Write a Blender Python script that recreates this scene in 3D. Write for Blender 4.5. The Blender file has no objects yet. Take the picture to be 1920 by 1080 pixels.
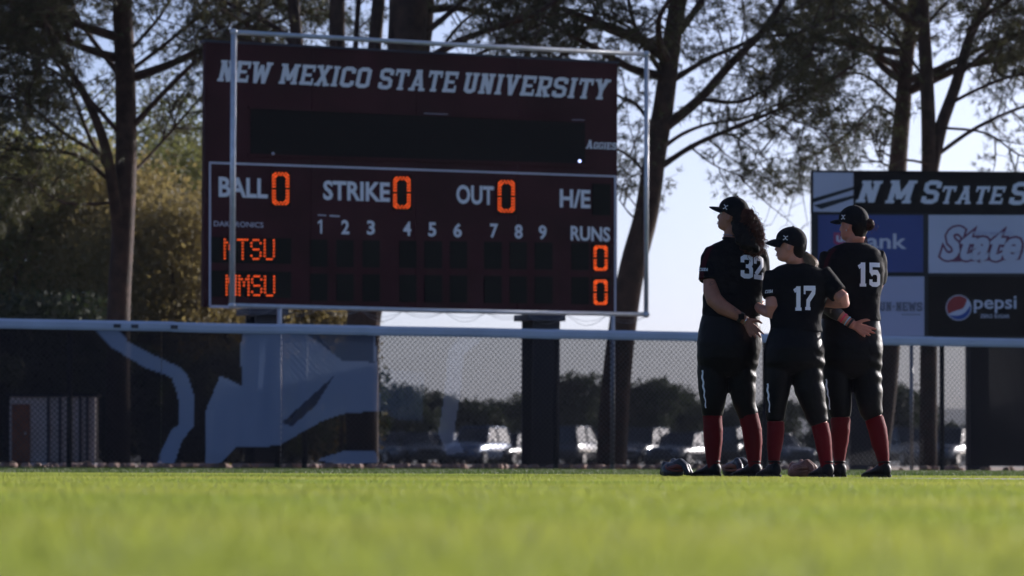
import bpy, math, random
import numpy as np
from mathutils import Vector, Matrix, noise
from mathutils.bvhtree import BVHTree
random.seed(7); rng = np.random.default_rng(7)
sc = bpy.context.scene
COL = sc.collection
# ------------------------------------------------------------ camera, sky, sun, exposure
FPX = 7200.0; CH = 0.09; ROLL = 0.0035; PITCH = math.atan(328/7200)
cp, sp = math.cos(PITCH), math.sin(PITCH)
CF = Vector((0, cp, sp)); CR0 = Vector((1, 0, 0)); CU0 = Vector((0, -sp, cp))
CR = CR0*math.cos(ROLL)+CU0*math.sin(ROLL); CU = CU0*math.cos(ROLL)-CR0*math.sin(ROLL)
CP = Vector((0, 0, CH))
cam = bpy.data.cameras.new('camera'); camo = bpy.data.objects.new('camera', cam); COL.objects.link(camo)
camo.matrix_world = Matrix(((CR.x, CU.x, -CF.x, CP.x), (CR.y, CU.y, -CF.y, CP.y), (CR.z, CU.z, -CF.z, CP.z), (0, 0, 0, 1)))
cam.sensor_width = 36; cam.lens = 135; cam.clip_start = 0.2; cam.clip_end = 12000
cam.dof.use_dof = True; cam.dof.focus_distance = 24.2; cam.dof.aperture_fstop = 4.7
sc.camera = camo
SUN_EL, SUN_AZ = math.radians(17), math.radians(50)
world = bpy.data.worlds.new('World'); sc.world = world; world.use_nodes = True
wn = world.node_tree.nodes; bg = wn['Background']
sky = wn.new('ShaderNodeTexSky'); sky.sky_type = 'NISHITA'; sky.sun_disc = False
sky.sun_elevation = SUN_EL; sky.sun_rotation = SUN_AZ; sky.altitude = 1200; sky.air_density = 0.5; sky.dust_density = 6; sky.ozone_density = 1.5
world.node_tree.links.new(sky.outputs[0], bg.inputs[0]); bg.inputs[1].default_value = 0.11
sl = bpy.data.lights.new('sun', 'SUN'); sl.energy = 5.0; sl.angle = math.radians(0.5); sl.color = (1, .90, .76)
so = bpy.data.objects.new('sun', sl); COL.objects.link(so)
SD = Vector((math.sin(SUN_AZ)*math.cos(SUN_EL), math.cos(SUN_AZ)*math.cos(SUN_EL), math.sin(SUN_EL)))
so.rotation_euler = (-SD).to_track_quat('-Z', 'Y').to_euler(); so.location = (20, 30, 40)
vs = sc.view_settings; sc.display_settings.display_device = 'sRGB'
vs.view_transform = 'Standard'; vs.look = 'None'; vs.exposure = 0.55; vs.use_white_balance = True; vs.white_balance_temperature = 5800; vs.white_balance_tint = 14; vs.gamma = 1; vs.use_curve_mapping = False
sc.cycles.use_denoising = True; sc.cycles.max_bounces = 8; sc.cycles.transparent_max_bounces = 24
sc.cycles.sample_clamp_indirect = 6

# ------------------------------------------------------------ helpers
def ray(px, py):
    d = CF + CR*((px-960)/FPX) + CU*((540-py)/FPX)
    return d
def pt(px, py, D):
    d = ray(px, py); return CP + d*(D/d.y)
class Plane:
    """a vertical plane in the world; the pixel of the photo is only used to read off positions on it"""
    def __init__(s, org, dr):
        s.o = Vector(org); s.d = Vector((dr[0], dr[1], 0)).normalized(); s.n = Vector((s.d.y, -s.d.x, 0))
    def hit(s, px, py, off=0.0):
        d = ray(px, py); o = s.o + s.n*off
        return CP + d*((o-CP).dot(s.n)/d.dot(s.n))
    def sz(s, px, py):
        h = s.hit(px, py); return (h-s.o).dot(s.d), h.z
    def at(s, a, z, off=0.0):
        return Vector((s.o.x, s.o.y, 0)) + s.d*a + s.n*off + Vector((0, 0, z))
class MB:
    def __init__(s): s.v = []; s.f = []
    def add(s, vs_, fs):
        n = len(s.v); s.v += [tuple(v) for v in vs_]; s.f += [tuple(i+n for i in f) for f in fs]
    def box(s, c, sx, sy, sz, ax=None):
        c = Vector(c); X, Y, Z = ax if ax else (Vector((1, 0, 0)), Vector((0, 1, 0)), Vector((0, 0, 1)))
        vs_ = [c+X*(i*sx/2)+Y*(j*sy/2)+Z*(k*sz/2) for k in (-1, 1) for j in (-1, 1) for i in (-1, 1)]
        s.add(vs_, [(0, 2, 3, 1), (4, 5, 7, 6), (0, 1, 5, 4), (2, 6, 7, 3), (0, 4, 6, 2), (1, 3, 7, 5)])
    def tube(s, pts, rad, n=8, flat=1.0, fdir=None):
        pts = [Vector(p) for p in pts]; rings = []
        if not hasattr(rad, '__len__'): rad = [rad]*len(pts)
        up = Vector(fdir) if fdir else None; prev = None
        for i, p in enumerate(pts):
            t = (pts[min(i+1, len(pts)-1)]-pts[max(i-1, 0)])
            t = t.normalized() if t.length > 1e-9 else Vector((0, 0, 1))
            if up is not None: a = (up - t*up.dot(t)); a = a.normalized() if a.length > 1e-6 else t.orthogonal().normalized()
            elif prev is None: a = t.orthogonal().normalized()
            else:
                a = prev - t*prev.dot(t); a = a.normalized() if a.length > 1e-6 else t.orthogonal().normalized()
            prev = a; b = t.cross(a); r = rad[i]
            ra, rb = (r, r) if not hasattr(r, '__len__') else r
            rings.append([p + a*(ra*flat*math.cos(2*math.pi*k/n)) + b*(rb*math.sin(2*math.pi*k/n)) for k in range(n)])
        s.rings(rings)
    def rings(s, rings, cap=True):
        n = len(rings[0]); vs_ = [v for r in rings for v in r]; fs = []
        for i in range(len(rings)-1):
            for k in range(n):
                fs.append((i*n+k, i*n+(k+1) % n, (i+1)*n+(k+1) % n, (i+1)*n+k))
        if cap:
            fs.append(tuple(range(n-1, -1, -1))); m = (len(rings)-1)*n; fs.append(tuple(m+k for k in range(n)))
        s.add(vs_, fs)
    def ell(s, c, rx, ry, rz, n=16, m=10, M=None):
        c = Vector(c); rs = []
        for i in range(m+1):
            a = -math.pi/2+math.pi*i/m; a = max(-1.53, min(1.53, a))
            r = [Vector((rx*math.cos(a)*math.cos(2*math.pi*k/n), ry*math.cos(a)*math.sin(2*math.pi*k/n), rz*math.sin(a))) for k in range(n)]
            rs.append([c+(M@v if M else v) for v in r])
        s.rings(rs)
    def mesh(s, name='m'):
        me = bpy.data.meshes.new(name); me.from_pydata(s.v, [], s.f); me.update(); return me
    def build(s, name, m, parent=None, smooth=False, recenter=None):
        me = s.mesh(name); return link(name, me, m, parent, smooth)
def link(name, me, m, parent=None, smooth=False):
    if m is not None and not me.materials: me.materials.append(m)
    if smooth: me.polygons.foreach_set('use_smooth', [True]*len(me.polygons))
    o = bpy.data.objects.new(name, me); COL.objects.link(o)
    if parent is not None: o.parent = parent
    return o
def npmesh(name, V, F, m=None):
    """V (n,3) F (k,3|4) numpy"""
    me = bpy.data.meshes.new(name); V = np.asarray(V, np.float32); F = np.asarray(F, np.int32); k = F.shape[1]
    me.vertices.add(len(V)); me.vertices.foreach_set('co', V.ravel())
    me.loops.add(F.size); me.loops.foreach_set('vertex_index', F.ravel())
    me.polygons.add(len(F)); me.polygons.foreach_set('loop_start', np.arange(0, F.size, k, dtype=np.int32))
    me.update(calc_edges=True); me.validate()
    if m: me.materials.append(m)
    return me
def thing(name, label, cat, loc=(0, 0, 0), group=None, rz=0):
    o = bpy.data.objects.new(name, None); COL.objects.link(o); o.location = loc; o.rotation_euler = (0, 0, rz)
    o.empty_display_size = .3
    o['label'] = label; o['category'] = cat
    if group: o['group'] = group
    return o
def tag(o, label=None, cat=None, group=None, kind=None):
    for k, v in (('label', label), ('category', cat), ('group', group), ('kind', kind)):
        if v: o[k] = v
    return o
def rebase(o, loc):
    """parts were modelled in world coordinates: give the empty its base point without moving them"""
    o.location = loc
    for c in o.children:
        c.location = -Vector(loc)
def mat(name, col, rough=.6, metal=0, var=.0, vscale=8, bump=0, bscale=30, trans=0, emit=None, estr=1, spec=.5, col2=None, coat=0, sheen=0):
    m = bpy.data.materials.new(name); m.use_nodes = True; nt = m.node_tree; b = nt.nodes['Principled BSDF']
    b.inputs['Base Color'].default_value = (*col, 1); b.inputs['Roughness'].default_value = rough
    b.inputs['Metallic'].default_value = metal; b.inputs['Specular IOR Level'].default_value = spec
    if sheen: b.inputs['Sheen Weight'].default_value = sheen; b.inputs['Sheen Roughness'].default_value = .28; b.inputs['Sheen Tint'].default_value = (*[min(1, c*6+.04) for c in col], 1)
    if coat: b.inputs['Coat Weight'].default_value = coat; b.inputs['Coat Roughness'].default_value = .06
    tc = nt.nodes.new('ShaderNodeTexCoord')
    if var or col2:
        n = nt.nodes.new('ShaderNodeTexNoise'); n.inputs['Scale'].default_value = vscale; n.inputs['Detail'].default_value = 6
        nt.links.new(tc.outputs['Object'], n.inputs['Vector'])
        mx = nt.nodes.new('ShaderNodeMix'); mx.data_type = 'RGBA'
        c2 = col2 if col2 else tuple(min(1, c*(1+var)) for c in col); c1 = col if col2 else tuple(c*(1-var) for c in col)
        mr = nt.nodes.new('ShaderNodeMapRange'); mr.inputs[1].default_value = .35; mr.inputs[2].default_value = .65
        nt.links.new(n.outputs[0], mr.inputs[0]); nt.links.new(mr.outputs[0], mx.inputs[0])
        mx.inputs[6].default_value = (*c1, 1); mx.inputs[7].default_value = (*c2, 1)
        nt.links.new(mx.outputs[2], b.inputs['Base Color'])
    if bump:
        n2 = nt.nodes.new('ShaderNodeTexNoise'); n2.inputs['Scale'].default_value = bscale; n2.inputs['Detail'].default_value = 8
        nt.links.new(tc.outputs['Object'], n2.inputs['Vector'])
        bp = nt.nodes.new('ShaderNodeBump'); bp.inputs['Strength'].default_value = bump; bp.inputs['Distance'].default_value = .02
        nt.links.new(n2.outputs[0], bp.inputs['Height']); nt.links.new(bp.outputs[0], b.inputs['Normal'])
    if trans:
        t = nt.nodes.new('ShaderNodeBsdfTranslucent'); ms = nt.nodes.new('ShaderNodeMixShader'); ms.inputs[0].default_value = trans
        if var or col2: nt.links.new(mx.outputs[2], t.inputs[0])
        else: t.inputs[0].default_value = (*col, 1)
        nt.links.new(b.outputs[0], ms.inputs[1]); nt.links.new(t.outputs[0], ms.inputs[2])
        nt.links.new(ms.outputs[0], nt.nodes['Material Output'].inputs[0])
    if emit:
        b.inputs['Emission Color'].default_value = (*emit, 1); b.inputs['Emission Strength'].default_value = estr
    return m
# ------------------------------------------------------------ lettering
def text_tris(s, bold=.0, shear=0.0):
    cu = bpy.data.curves.new('t', 'FONT'); cu.body = s; cu.offset = bold; cu.shear = shear; cu.resolution_u = 3; cu.fill_mode = 'FRONT'
    o = bpy.data.objects.new('t', cu); COL.objects.link(o); dg = bpy.context.evaluated_depsgraph_get()
    me = bpy.data.meshes.new_from_object(o.evaluated_get(dg)); bpy.data.objects.remove(o); bpy.data.curves.remove(cu)
    V = np.array([v.co[:] for v in me.vertices]); F = [tuple(p.vertices) for p in me.polygons]; bpy.data.meshes.remove(me)
    V = V[:, :2]; V = (V-V.min(0))/(V.max(0)-V.min(0)); return [(V, F)]
def stroke(pl, t, closed=False, caps=(0, 0)):
    P = [np.array(p, float) for p in pl]; n = len(P); L = []; Rr = []
    for i in range(n):
        a = P[(i-1) % n] if (closed or i > 0) else None; b = P[(i+1) % n] if (closed or i < n-1) else None
        d1 = (P[i]-a)/np.linalg.norm(P[i]-a) if a is not None else None; d2 = (b-P[i])/np.linalg.norm(b-P[i]) if b is not None else None
        if d1 is None: d1 = d2
        if d2 is None: d2 = d1
        n1 = np.array((-d1[1], d1[0])); n2 = np.array((-d2[1], d2[0])); m = n1+n2; m = m/np.linalg.norm(m); k = t/2/max(.35, m.dot(n1))
        L.append(P[i]+m*k); Rr.append(P[i]-m*k)
    V = np.array(L+Rr); F = [(i, (i+1) % n, n+(i+1) % n, n+i) for i in range(n if closed else n-1)]
    return V, F
T_ = .2
def glyph(ch, slab=True):
    W = .70; a = T_/2; t = T_; S = []; ser = []
    l, r, b, u = a+.06, W-a-.06, a*.9, 1-a*.9; m = W/2; c = .12
    def st(*p, **k): S.append(stroke(p, k.get('t', t), k.get('closed', False)))
    if ch == 'N': st((l, 0), (l, 1)); st((r, 0), (r, 1)); st((l, .98), (r, .02)); ser += [(l, 0), (l, 1), (r, 1)]
    elif ch == 'E': st((l, 0), (l, 1)); st((.02, u), (W, u), t=.17); st((.02, b), (W, b), t=.17); st((l, .5), (W-.14, .5), t=.15); st((W-.06, .66), (W-.06, 1), t=.1); st((W-.06, 0), (W-.06, .34), t=.1)
    elif ch == 'W': W = .95; st((.13, 1), (.28, 0)); st((.28, 0), (.475, .85), t=.17); st((.475, .85), (.67, 0), t=.17); st((.67, 0), (.82, 1)); ser += [(.13, 1), (.82, 1)]
    elif ch == 'M': W = .92; st((.16, 0), (.16, 1)); st((.76, 0), (.76, 1)); st((.18, .95), (.46, .2)); st((.46, .2), (.74, .95)); ser += [(.16, 0), (.76, 0), (.14, 1), (.78, 1)]
    elif ch == 'X': st((.12, 0), (W-.12, 1)); st((.12, 1), (W-.12, 0)); ser += [(.13, 0), (W-.13, 0), (.13, 1), (W-.13, 1)]
    elif ch == 'I': W = .36; st((.18, 0), (.18, 1)); ser += [(.18, 0), (.18, 1)]
    elif ch == 'C': st((W-a, .68), (W-a, 1-c-.05), (W-a-c, u), (a+c, u), (a, 1-c-.05), (a, c+.05), (a+c, b), (W-a-c, b), (W-a, c+.05), (W-a, .32))
    elif ch == 'G': st((W-a, .68), (W-a, 1-c-.05), (W-a-c, u), (a+c, u), (a, 1-c-.05), (a, c+.05), (a+c, b), (W-a-c, b), (W-a, c+.05), (W-a, .45), (W*.55, .45), t=.18)
    elif ch == 'O' or ch == '0': st((W-a-c, u), (a+c, u), (a, 1-c-.05), (a, c+.05), (a+c, b), (W-a-c, b), (W-a, c+.05), (W-a, 1-c-.05), closed=True)
    elif ch == 'S': st((W-a, .68), (W-a, 1-c-.02), (W-a-c, u), (a+c, u), (a, 1-c-.05), (a, .62), (a+c, .52), (W-a-c, .5), (W-a, .4), (W-a, c+.05), (W-a-c, b), (a+c, b), (a, c+.02), (a, .32), t=.19)
    elif ch == 'T': st((m, 0), (m, 1)); st((0, u), (W, u), t=.17); st((.05, .68), (.05, 1), t=.1); st((W-.05, .68), (W-.05, 1), t=.1); ser += [(m, 0)]
    elif ch == 'A': W = .8; st((.15, 0), (.4, 1), t=.18); st((.65, 0), (.4, 1)); st((.22, .3), (.6, .3), t=.13); ser += [(.15, 0), (.65, 0), (.38, 1)]
    elif ch == 'U': st((l, 1), (l, c+.05), (l+c, b), (r-c, b), (r, c+.05), (r, 1)); ser += [(l, 1), (r, 1)]
    elif ch == 'V': st((.14, 1), (m, 0)); st((m, 0), (W-.14, 1), t=.18); ser += [(.14, 1), (W-.14, 1)]
    elif ch == 'R': st((l, 0), (l, 1)); st((l, u), (W-a-c, u), (W-a, 1-c), (W-a, .56), (W-a-c, .45), (l, .45), t=.17); st((m, .45), (r, 0)); ser += [(l, 0), (l, 1), (r, 0)]
    elif ch == 'Y': st((.13, 1), (m, .45)); st((W-.13, 1), (m, .45)); st((m, .5), (m, 0)); ser += [(m, 0), (.13, 1), (W-.13, 1)]
    elif ch == 'F': st((l, 0), (l, 1)); st((.02, u), (W, u), t=.17); st((l, .5), (W-.14, .5), t=.15); ser += [(l, 0)]
    elif ch == 'B': st((l, 0), (l, 1)); st((0, u), (W-a-c, u), (W-a, .85), (W-a, .62), (W-a-c, .5), (l, .5), t=.17); st((W-a-c, .5), (W-a, .4), (W-a, .15), (W-a-c, b), (0, b), t=.17)
    elif ch == 'L': st((l, 0), (l, 1)); st((.0, b), (W, b), t=.17); st((W-.06, 0), (W-.06, .36), t=.1); ser += [(l, 1)]
    elif ch == '-': W = .4; st((.05, .5), (.35, .5), t=.14)
    elif ch == '1': W = .5; st((.28, 0), (.28, 1), t=.22); st((.06, .8), (.28, .92), t=.17); ser += [(.28, 0)]
    elif ch == '3': st((a, .68), (a, .85), (a+c, u), (W-a-c, u), (W-a, .87), (W-a, .64), (W-a-.1, .52), (W-a, .4), (W-a, .14), (W-a-c, b), (a+c, b), (a, .15), (a, .33), t=.21); st((W*.42, .52), (W-.16, .52), t=.16)
    elif ch == '2': st((a, .66), (a, .85), (a+c, u), (W-a-c, u), (W-a, .87), (W-a, .62), (a+.02, .2), t=.21); st((.0, .1), (W, .1), t=.2); st((W-.06, .05), (W-.06, .32), t=.11)
    elif ch == '7': st((0, u), (W, u), t=.2); st((.06, .66), (.06, 1), t=.11); st((W-a, .93), (W-a-.02, .72), (.27, .38), (.25, 0), t=.22); ser += [(.25, 0)]
    elif ch == '5': st((W-.03, u), (a, u), (a, .58), t=.19); st((a, .5), (a+.12, .6), (W-a-c, .6), (W-a, .47), (W-a, .15), (W-a-c, b), (a+c, b), (a, .15), (a, .3), t=.2)
    if slab:
        for (x, y) in ser: S.append(stroke(((x-.16, .065 if y < .5 else .935), (x+.16, .065 if y < .5 else .935)), .13))
    return S, W
def block_text(s, shear=.0, gap=.09, slab=True, small=None):
    out = []; x = 0
    for i, ch in enumerate(s):
        if ch == ' ': x += .42; continue
        S, W = glyph(ch, slab); k = small if (small and i > 0) else 1.0
        for V, F in S:
            V = V.copy(); V = V*k; V[:, 0] += V[:, 1]*shear + x; out.append((V, F))
        x += (W+gap)*k
    A = np.vstack([o[0] for o in out]); mn, mxx = A.min(0), A.max(0)
    return [((V-mn)/(mxx-mn), F) for V, F in out]
def place(name, pieces, quad, plane, off, m, parent):
    """quad: (xl, ytop_l, ybot_l, xr, ytop_r, ybot_r) read off the photo; lands on the plane"""
    xl, tl, bl, xr, tr, br = quad; mb = MB()
    for i, (V, F) in enumerate(pieces):
        o = off+i*.0006; vs_ = []
        for u, v in V:
            px = xl+(xr-xl)*u; top = tl+(tr-tl)*u; bot = bl+(br-bl)*u
            vs_.append(plane.hit(px, bot+(top-bot)*v, o))
        mb.add(vs_, F)
    return mb.build(name, m, parent)
def pquad(name, quad, plane, off, m, parent, thick=.02):
    """a thin plate on the plane between pixel corners"""
    xl, tl, bl, xr, tr, br = quad; mb = MB(); vs_ = []
    for o in (off, off-thick):
        for (x, y) in ((xl, bl), (xr, br), (xr, tr), (xl, tl)): vs_.append(plane.hit(x, y, off)-plane.n*(off-o))
    mb.add(vs_, [(0, 1, 2, 3), (7, 6, 5, 4), (0, 4, 5, 1), (1, 5, 6, 2), (2, 6, 7, 3), (3, 7, 4, 0)])
    return mb.build(name, m, parent)
# ------------------------------------------------------------ materials of the setting
M_grass = mat('turf', (.050, .075, .018), .8, col2=(.075, .105, .022), vscale=.7, bump=.3, bscale=60)
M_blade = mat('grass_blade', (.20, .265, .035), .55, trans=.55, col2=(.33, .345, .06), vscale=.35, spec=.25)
M_blade2 = mat('shade_tinted_turf_blade', (.06, .10, .02), .6, trans=.4, col2=(.09, .12, .03), vscale=.5)  # darker copy of the blade colour, with the shade by the fence painted in
M_dirt = mat('pale_dirt', (.34, .32, .30), .9, var=.12, vscale=3, bump=.4, bscale=40)
M_soil = mat('dry_ground', (.22, .15, .10), .95, var=.25, vscale=.4, bump=.5, bscale=5)
M_asph = mat('asphalt', (.05, .05, .052), .9, var=.15, vscale=.5)
M_rock = mat('rock', (.30, .20, .16), .9, var=.3, vscale=2)
M_hill = mat('hill', (.12, .11, .09), 1, var=.25, vscale=.004)
M_galv = mat('galvanised_pipe', (.62, .63, .66), .38, metal=.35, var=.08, vscale=9)
M_rail = mat('rail_cap_plastic', (.36, .44, .60), .5, var=.08, vscale=1.5)
M_white = mat('white_lettering', (.78, .80, .86), .6)
M_trim = mat('white_trim', (.55, .55, .66), .5)
M_maroon = mat('maroon_panel', (.042, .0075, .013), .7, var=.25, vscale=1.2, spec=.15)
M_black = mat('black_display', (.004, .0042, .006), .7, spec=.12)
M_mod = mat('dark_digit_panel', (.005, .007, .007), .7, spec=.1)
M_steel = mat('dark_blue_steel', (.022, .028, .050), .6, var=.2, vscale=3)
M_led = mat('orange_led', (.10, .02, .005), .5, emit=(1, .105, .004), estr=.85)
M_wled = mat('white_led', (.2, .2, .3), .5, emit=(.55, .6, 1), estr=2.0)
M_grn = mat('dark_frame_paint', (.006, .012, .018), .7, var=.2, vscale=4)
# ------------------------------------------------------------ ground
def flat(name, pts, z, m, kind='structure'):
    mb = MB(); mb.add([(x, y, z) for x, y in pts], [tuple(range(len(pts)))]); return tag(mb.build(name, m), kind=kind)
flat('ground', [(-2350, -60), (2350, -60), (2350, 5200), (-2350, 5200)], -.02, M_soil)
xs = np.linspace(-60, 60, 121); ys = np.linspace(-20, 62.5, 166)
XX, YY = np.meshgrid(xs, ys)
ZZ = np.vectorize(lambda x, y: .006*noise.noise(Vector((x*.35, y*.35, 0))))(XX, YY)-.004
V = np.stack([XX, YY, ZZ], -1).reshape(-1, 3); idx = np.arange(len(V)).reshape(XX.shape)
F = np.stack([idx[:-1, :-1], idx[:-1, 1:], idx[1:, 1:], idx[1:, :-1]], -1).reshape(-1, 4)
fence_o = Vector((-6.87, 51.5, 0)); fd = Vector((14.64, 6.8, 0)).normalized()
keep = ((V[F[:, 0]][:, :2]-np.array(fence_o[:2])) @ np.array((-fd.y, fd.x))) < 1.0
o = link('field_grass', npmesh('field_grass', V, F[keep], M_grass), None, smooth=True); tag(o, kind='structure')
flat('parking_lot', [(-140, 140), (160, 140), (160, 262), (-140, 262)], -.012, M_asph)
# pale dirt strip that the players stand beside
def gp(px, py):
    d = ray(px, py); k = -CH/d.z; return (d.x*k, d.y*k)
mb = MB(); P = [(1.35, 24.4), (3.2, 23.6), (5.6, 22.6), (9.5, 21.4), (9.5, 16.6), (5.6, 18.2), (3.2, 20.2), (2.0, 22.4)]
mb.add([(x, y, .006) for x, y in P], [tuple(range(8))]); tag(mb.build('dirt_path', M_dirt), kind='structure')
def in_poly(x, y, P):
    c = np.zeros(x.shape, bool); n = len(P)
    for i in range(n):
        x1, y1 = P[i]; x2, y2 = P[(i+1) % n]
        cond = ((y1 > y) != (y2 > y)) & (x < (x2-x1)*(y-y1)/(y2-y1+1e-12)+x1); c ^= cond
    return c
def blades(name, n, d0, d1, h, w, m, spread=.19, pw=1.0):
    u = rng.random(n); D = np.sqrt(d0*d0+u**pw*(d1*d1-d0*d0)); X = (rng.random(n)-.5)*2*spread*D+0
    ok = ~in_poly(X, D, P); X, D = X[ok], D[ok]; n = len(X)
    a = rng.random(n)*6.283; hh = h*(.55+.7*rng.random(n)); ww = w*(.7+.6*rng.random(n)); lx = (rng.random(n)-.5)*hh*1.1; ly = (rng.random(n)-.5)*hh*1.1
    V = np.zeros((n, 3, 3)); V[:, 0, 0] = X-np.cos(a)*ww; V[:, 0, 1] = D-np.sin(a)*ww; V[:, 1, 0] = X+np.cos(a)*ww; V[:, 1, 1] = D+np.sin(a)*ww
    V[:, 2, 0] = X+lx; V[:, 2, 1] = D+ly; V[:, 2, 2] = hh
    return link(name, npmesh(name, V.reshape(-1, 3), np.arange(n*3).reshape(-1, 3), m), None)
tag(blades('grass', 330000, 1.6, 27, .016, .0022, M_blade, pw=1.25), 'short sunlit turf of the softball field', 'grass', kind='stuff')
tag(blades('grass', 70000, 27, 50, .022, .004, M_blade2), 'turf in front of the outfield fence with shade in its darker colour', 'grass', kind='stuff')
# stones along the foot of the fence and behind it
mb = MB()
fp = Plane(fence_o, fd)
for i in range(420):
    a = random.uniform(-1.5, 19); b = -random.uniform(.25, 7.5); r = random.uniform(.03, .10)
    if random.random() < .6: a = random.choice((0.5, 3.2, 4.1, 6.8, 8.3, 10.5))+random.gauss(0, .5)
    c = fp.at(a, r*.3, b); mb.ell(c, r*random.uniform(.8, 1.5), r, r*random.uniform(.5, .9), 6, 4, Matrix.Rotation(random.random()*6, 3, 'Z'))
tag(mb.build('gravel', M_rock), 'pinkish stones lying along the foot of the outfield fence', 'stones', kind='stuff')
# far hills
mb = MB(); n = 160; top = []; 
for i in range(n+1):
    x = -1500+3000*i/n; z = 55+26*noise.noise(Vector((x*.0016+4, 0, 0)))+7*noise.noise(Vector((x*.008, 3, 0)))+ (14 if x > 250 else 0)*min(1, (x-250)/300 if x > 250 else 0)
    top.append((x, z))
vs_ = []
for j, (dy, k) in enumerate(((0, 0), (260, .35), (520, .75), (760, 1.0), (1300, .6), (1900, 0))):
    for x, z in top: vs_.append((x, 3100+dy+60*noise.noise(Vector((x*.003, j, 0))), -.5+z*k*(1+.10*noise.noise(Vector((x*.02, j*3.1, 1))))))
fs = [(j*(n+1)+i, j*(n+1)+i+1, (j+1)*(n+1)+i+1, (j+1)*(n+1)+i) for j in range(5) for i in range(n)]
mb.add(vs_, fs); tag(mb.build('hills', M_hill, smooth=True), kind='structure')

# ------------------------------------------------------------ outfield fence
def fabric():
    m = bpy.data.materials.new('windscreen_mesh'); m.use_nodes = True; nt = m.node_tree; b = nt.nodes['Principled BSDF']
    at = nt.nodes.new('ShaderNodeAttribute'); at.attribute_name = 'print'
    nt.links.new(at.outputs['Color'], b.inputs['Base Color']); b.inputs['Roughness'].default_value = .8; b.inputs['Specular IOR Level'].default_value = .2
    tl = nt.nodes.new('ShaderNodeBsdfTranslucent'); nt.links.new(at.outputs['Color'], tl.inputs[0])
    m1 = nt.nodes.new('ShaderNodeMixShader'); m1.inputs[0].default_value = .3; nt.links.new(b.outputs[0], m1.inputs[1]); nt.links.new(tl.outputs[0], m1.inputs[2])
    tr = nt.nodes.new('ShaderNodeBsdfTransparent'); m2 = nt.nodes.new('ShaderNodeMixShader')
    nt.links.new(at.outputs['Alpha'], m2.inputs[0]); nt.links.new(tr.outputs[0], m2.inputs[1]); nt.links.new(m1.outputs[0], m2.inputs[2])
    nt.links.new(m2.outputs[0], nt.nodes['Material Output'].inputs[0]); return m
M_fab = fabric()
M_wire = mat('chain_link_wire', (.10, .10, .11), .5, metal=.5)
fence = thing('outfield_fence', 'long outfield fence with navy printed mesh windscreen and pale blue top rail', 'fence')
# printed art: plain bands and blocks (pixel outlines of the print, mapped onto the cloth)
def Z2(x, y): return (150+x*670/1920, 580+y*320/917)
BL = (.20, .27, .42); BL2 = (.22, .29, .44); NV = (.004, .005, .012)
ART = [([(170, 612), (215, 612), (238, 640), (290, 668), (338, 690), (350, 706), (361, 742), (360, 800), (340, 825), (322, 876), (292, 878), (300, 846), (318, 808), (333, 796), (332, 745), (320, 708), (268, 688), (208, 652)], BL),
       ([(455, 616), (700, 616), (708, 700), (711, 770), (640, 776), (600, 790), (520, 836), (440, 838), (412, 868), (384, 872), (384, 770), (412, 704), (452, 724), (450, 650)], BL),
       ([(560, 616), (700, 616), (700, 680), (640, 676)], (.05, .085, .16)),
       ([(712, 690), (795, 700), (790, 790), (740, 786), (712, 772)], (.06, .10, .16)),
       ([(868, 618), (925, 618), (868, 664), (862, 740), (850, 812), (870, 850), (836, 852), (820, 812), (832, 735), (838, 660)], (.26, .28, .36)),
       ([(592, 862), (640, 846), (700, 846), (712, 866), (640, 874)], BL),
       ([(384, 770), (400, 770), (392, 870), (384, 870)], BL2)]
DK = [([(526, 792), (624, 705), (590, 760), (545, 800)], (.03, .045, .09))]
def windscreen(a0, a1, alpha, name='windscreen', lab=None):
    nx = max(2, int((a1-a0)/.024)); nz = 76
    A = np.linspace(a0, a1, nx+1); Zs = np.linspace(.07, 1.90, nz+1); AA, ZZ = np.meshgrid(A, Zs)
    # photo pixel of each cloth point, to read the print
    X = fence_o.x+fd.x*AA; Y = fence_o.y+fd.y*AA; Z = ZZ-CH
    dx = X*CR.x+Y*CR.y+Z*CR.z; dz = X*CU.x+Y*CU.y+Z*CU.z; dy = X*CF.x+Y*CF.y+Z*CF.z
    PX = 960+FPX*dx/dy; PY = 540-FPX*dz/dy
    C = np.zeros(PX.shape+(4,)); C[..., :3] = NV; C[..., 3] = alpha
    for poly, c in ART+DK:
        k = in_poly(PX, PY, poly); C[k, :3] = c
    k = (PX > 18) & (PX < 178) & (PY > 742) & (PY < 866); C[k, 3] = .42
    C[..., 3] *= np.vectorize(lambda a, z: 1-.03*abs(noise.noise(Vector((a*.8, z*.6, 7)))))(AA, ZZ)
    wob = np.vectorize(lambda a, z: .030*noise.noise(Vector((a*1.1, z*.7, 2)))+.010*noise.noise(Vector((a*5, z*2.2, 9))))(AA, ZZ)
    wob *= np.minimum(1, np.minimum(ZZ-.05, 1.92-ZZ)*6)
    n = fp.n; V = np.stack([X+n.x*(wob+.04), Y+n.y*(wob+.04), ZZ], -1).reshape(-1, 3)
    idx = np.arange(len(V)).reshape(AA.shape); F = np.stack([idx[:-1, :-1], idx[:-1, 1:], idx[1:, 1:], idx[1:, :-1]], -1).reshape(-1, 4)
    me = npmesh(name, V, F, M_fab); ca = me.color_attributes.new('print', 'FLOAT_COLOR', 'POINT'); ca.data.foreach_set('color', C.reshape(-1, 4).astype(np.float32).ravel())
    o = link(name, me, None, fence, True)
    if lab: o['label'] = lab
    return o
sx = lambda px: fp.sz(px, 760)[0]
seams = [-6.0, -1.9, sx(300), sx(525), sx(706), sx(1045), sx(1440), sx(1815)]
al = [.90, .90, .90, .85, .60, .61, .61]
for i in range(len(seams)-1): windscreen(seams[i]+.004, seams[i+1]-.004, al[i])
windscreen(sx(1815)+.004, sx(1815)+6.5, .997, lab='opaque dark end section of the windscreen')
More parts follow.
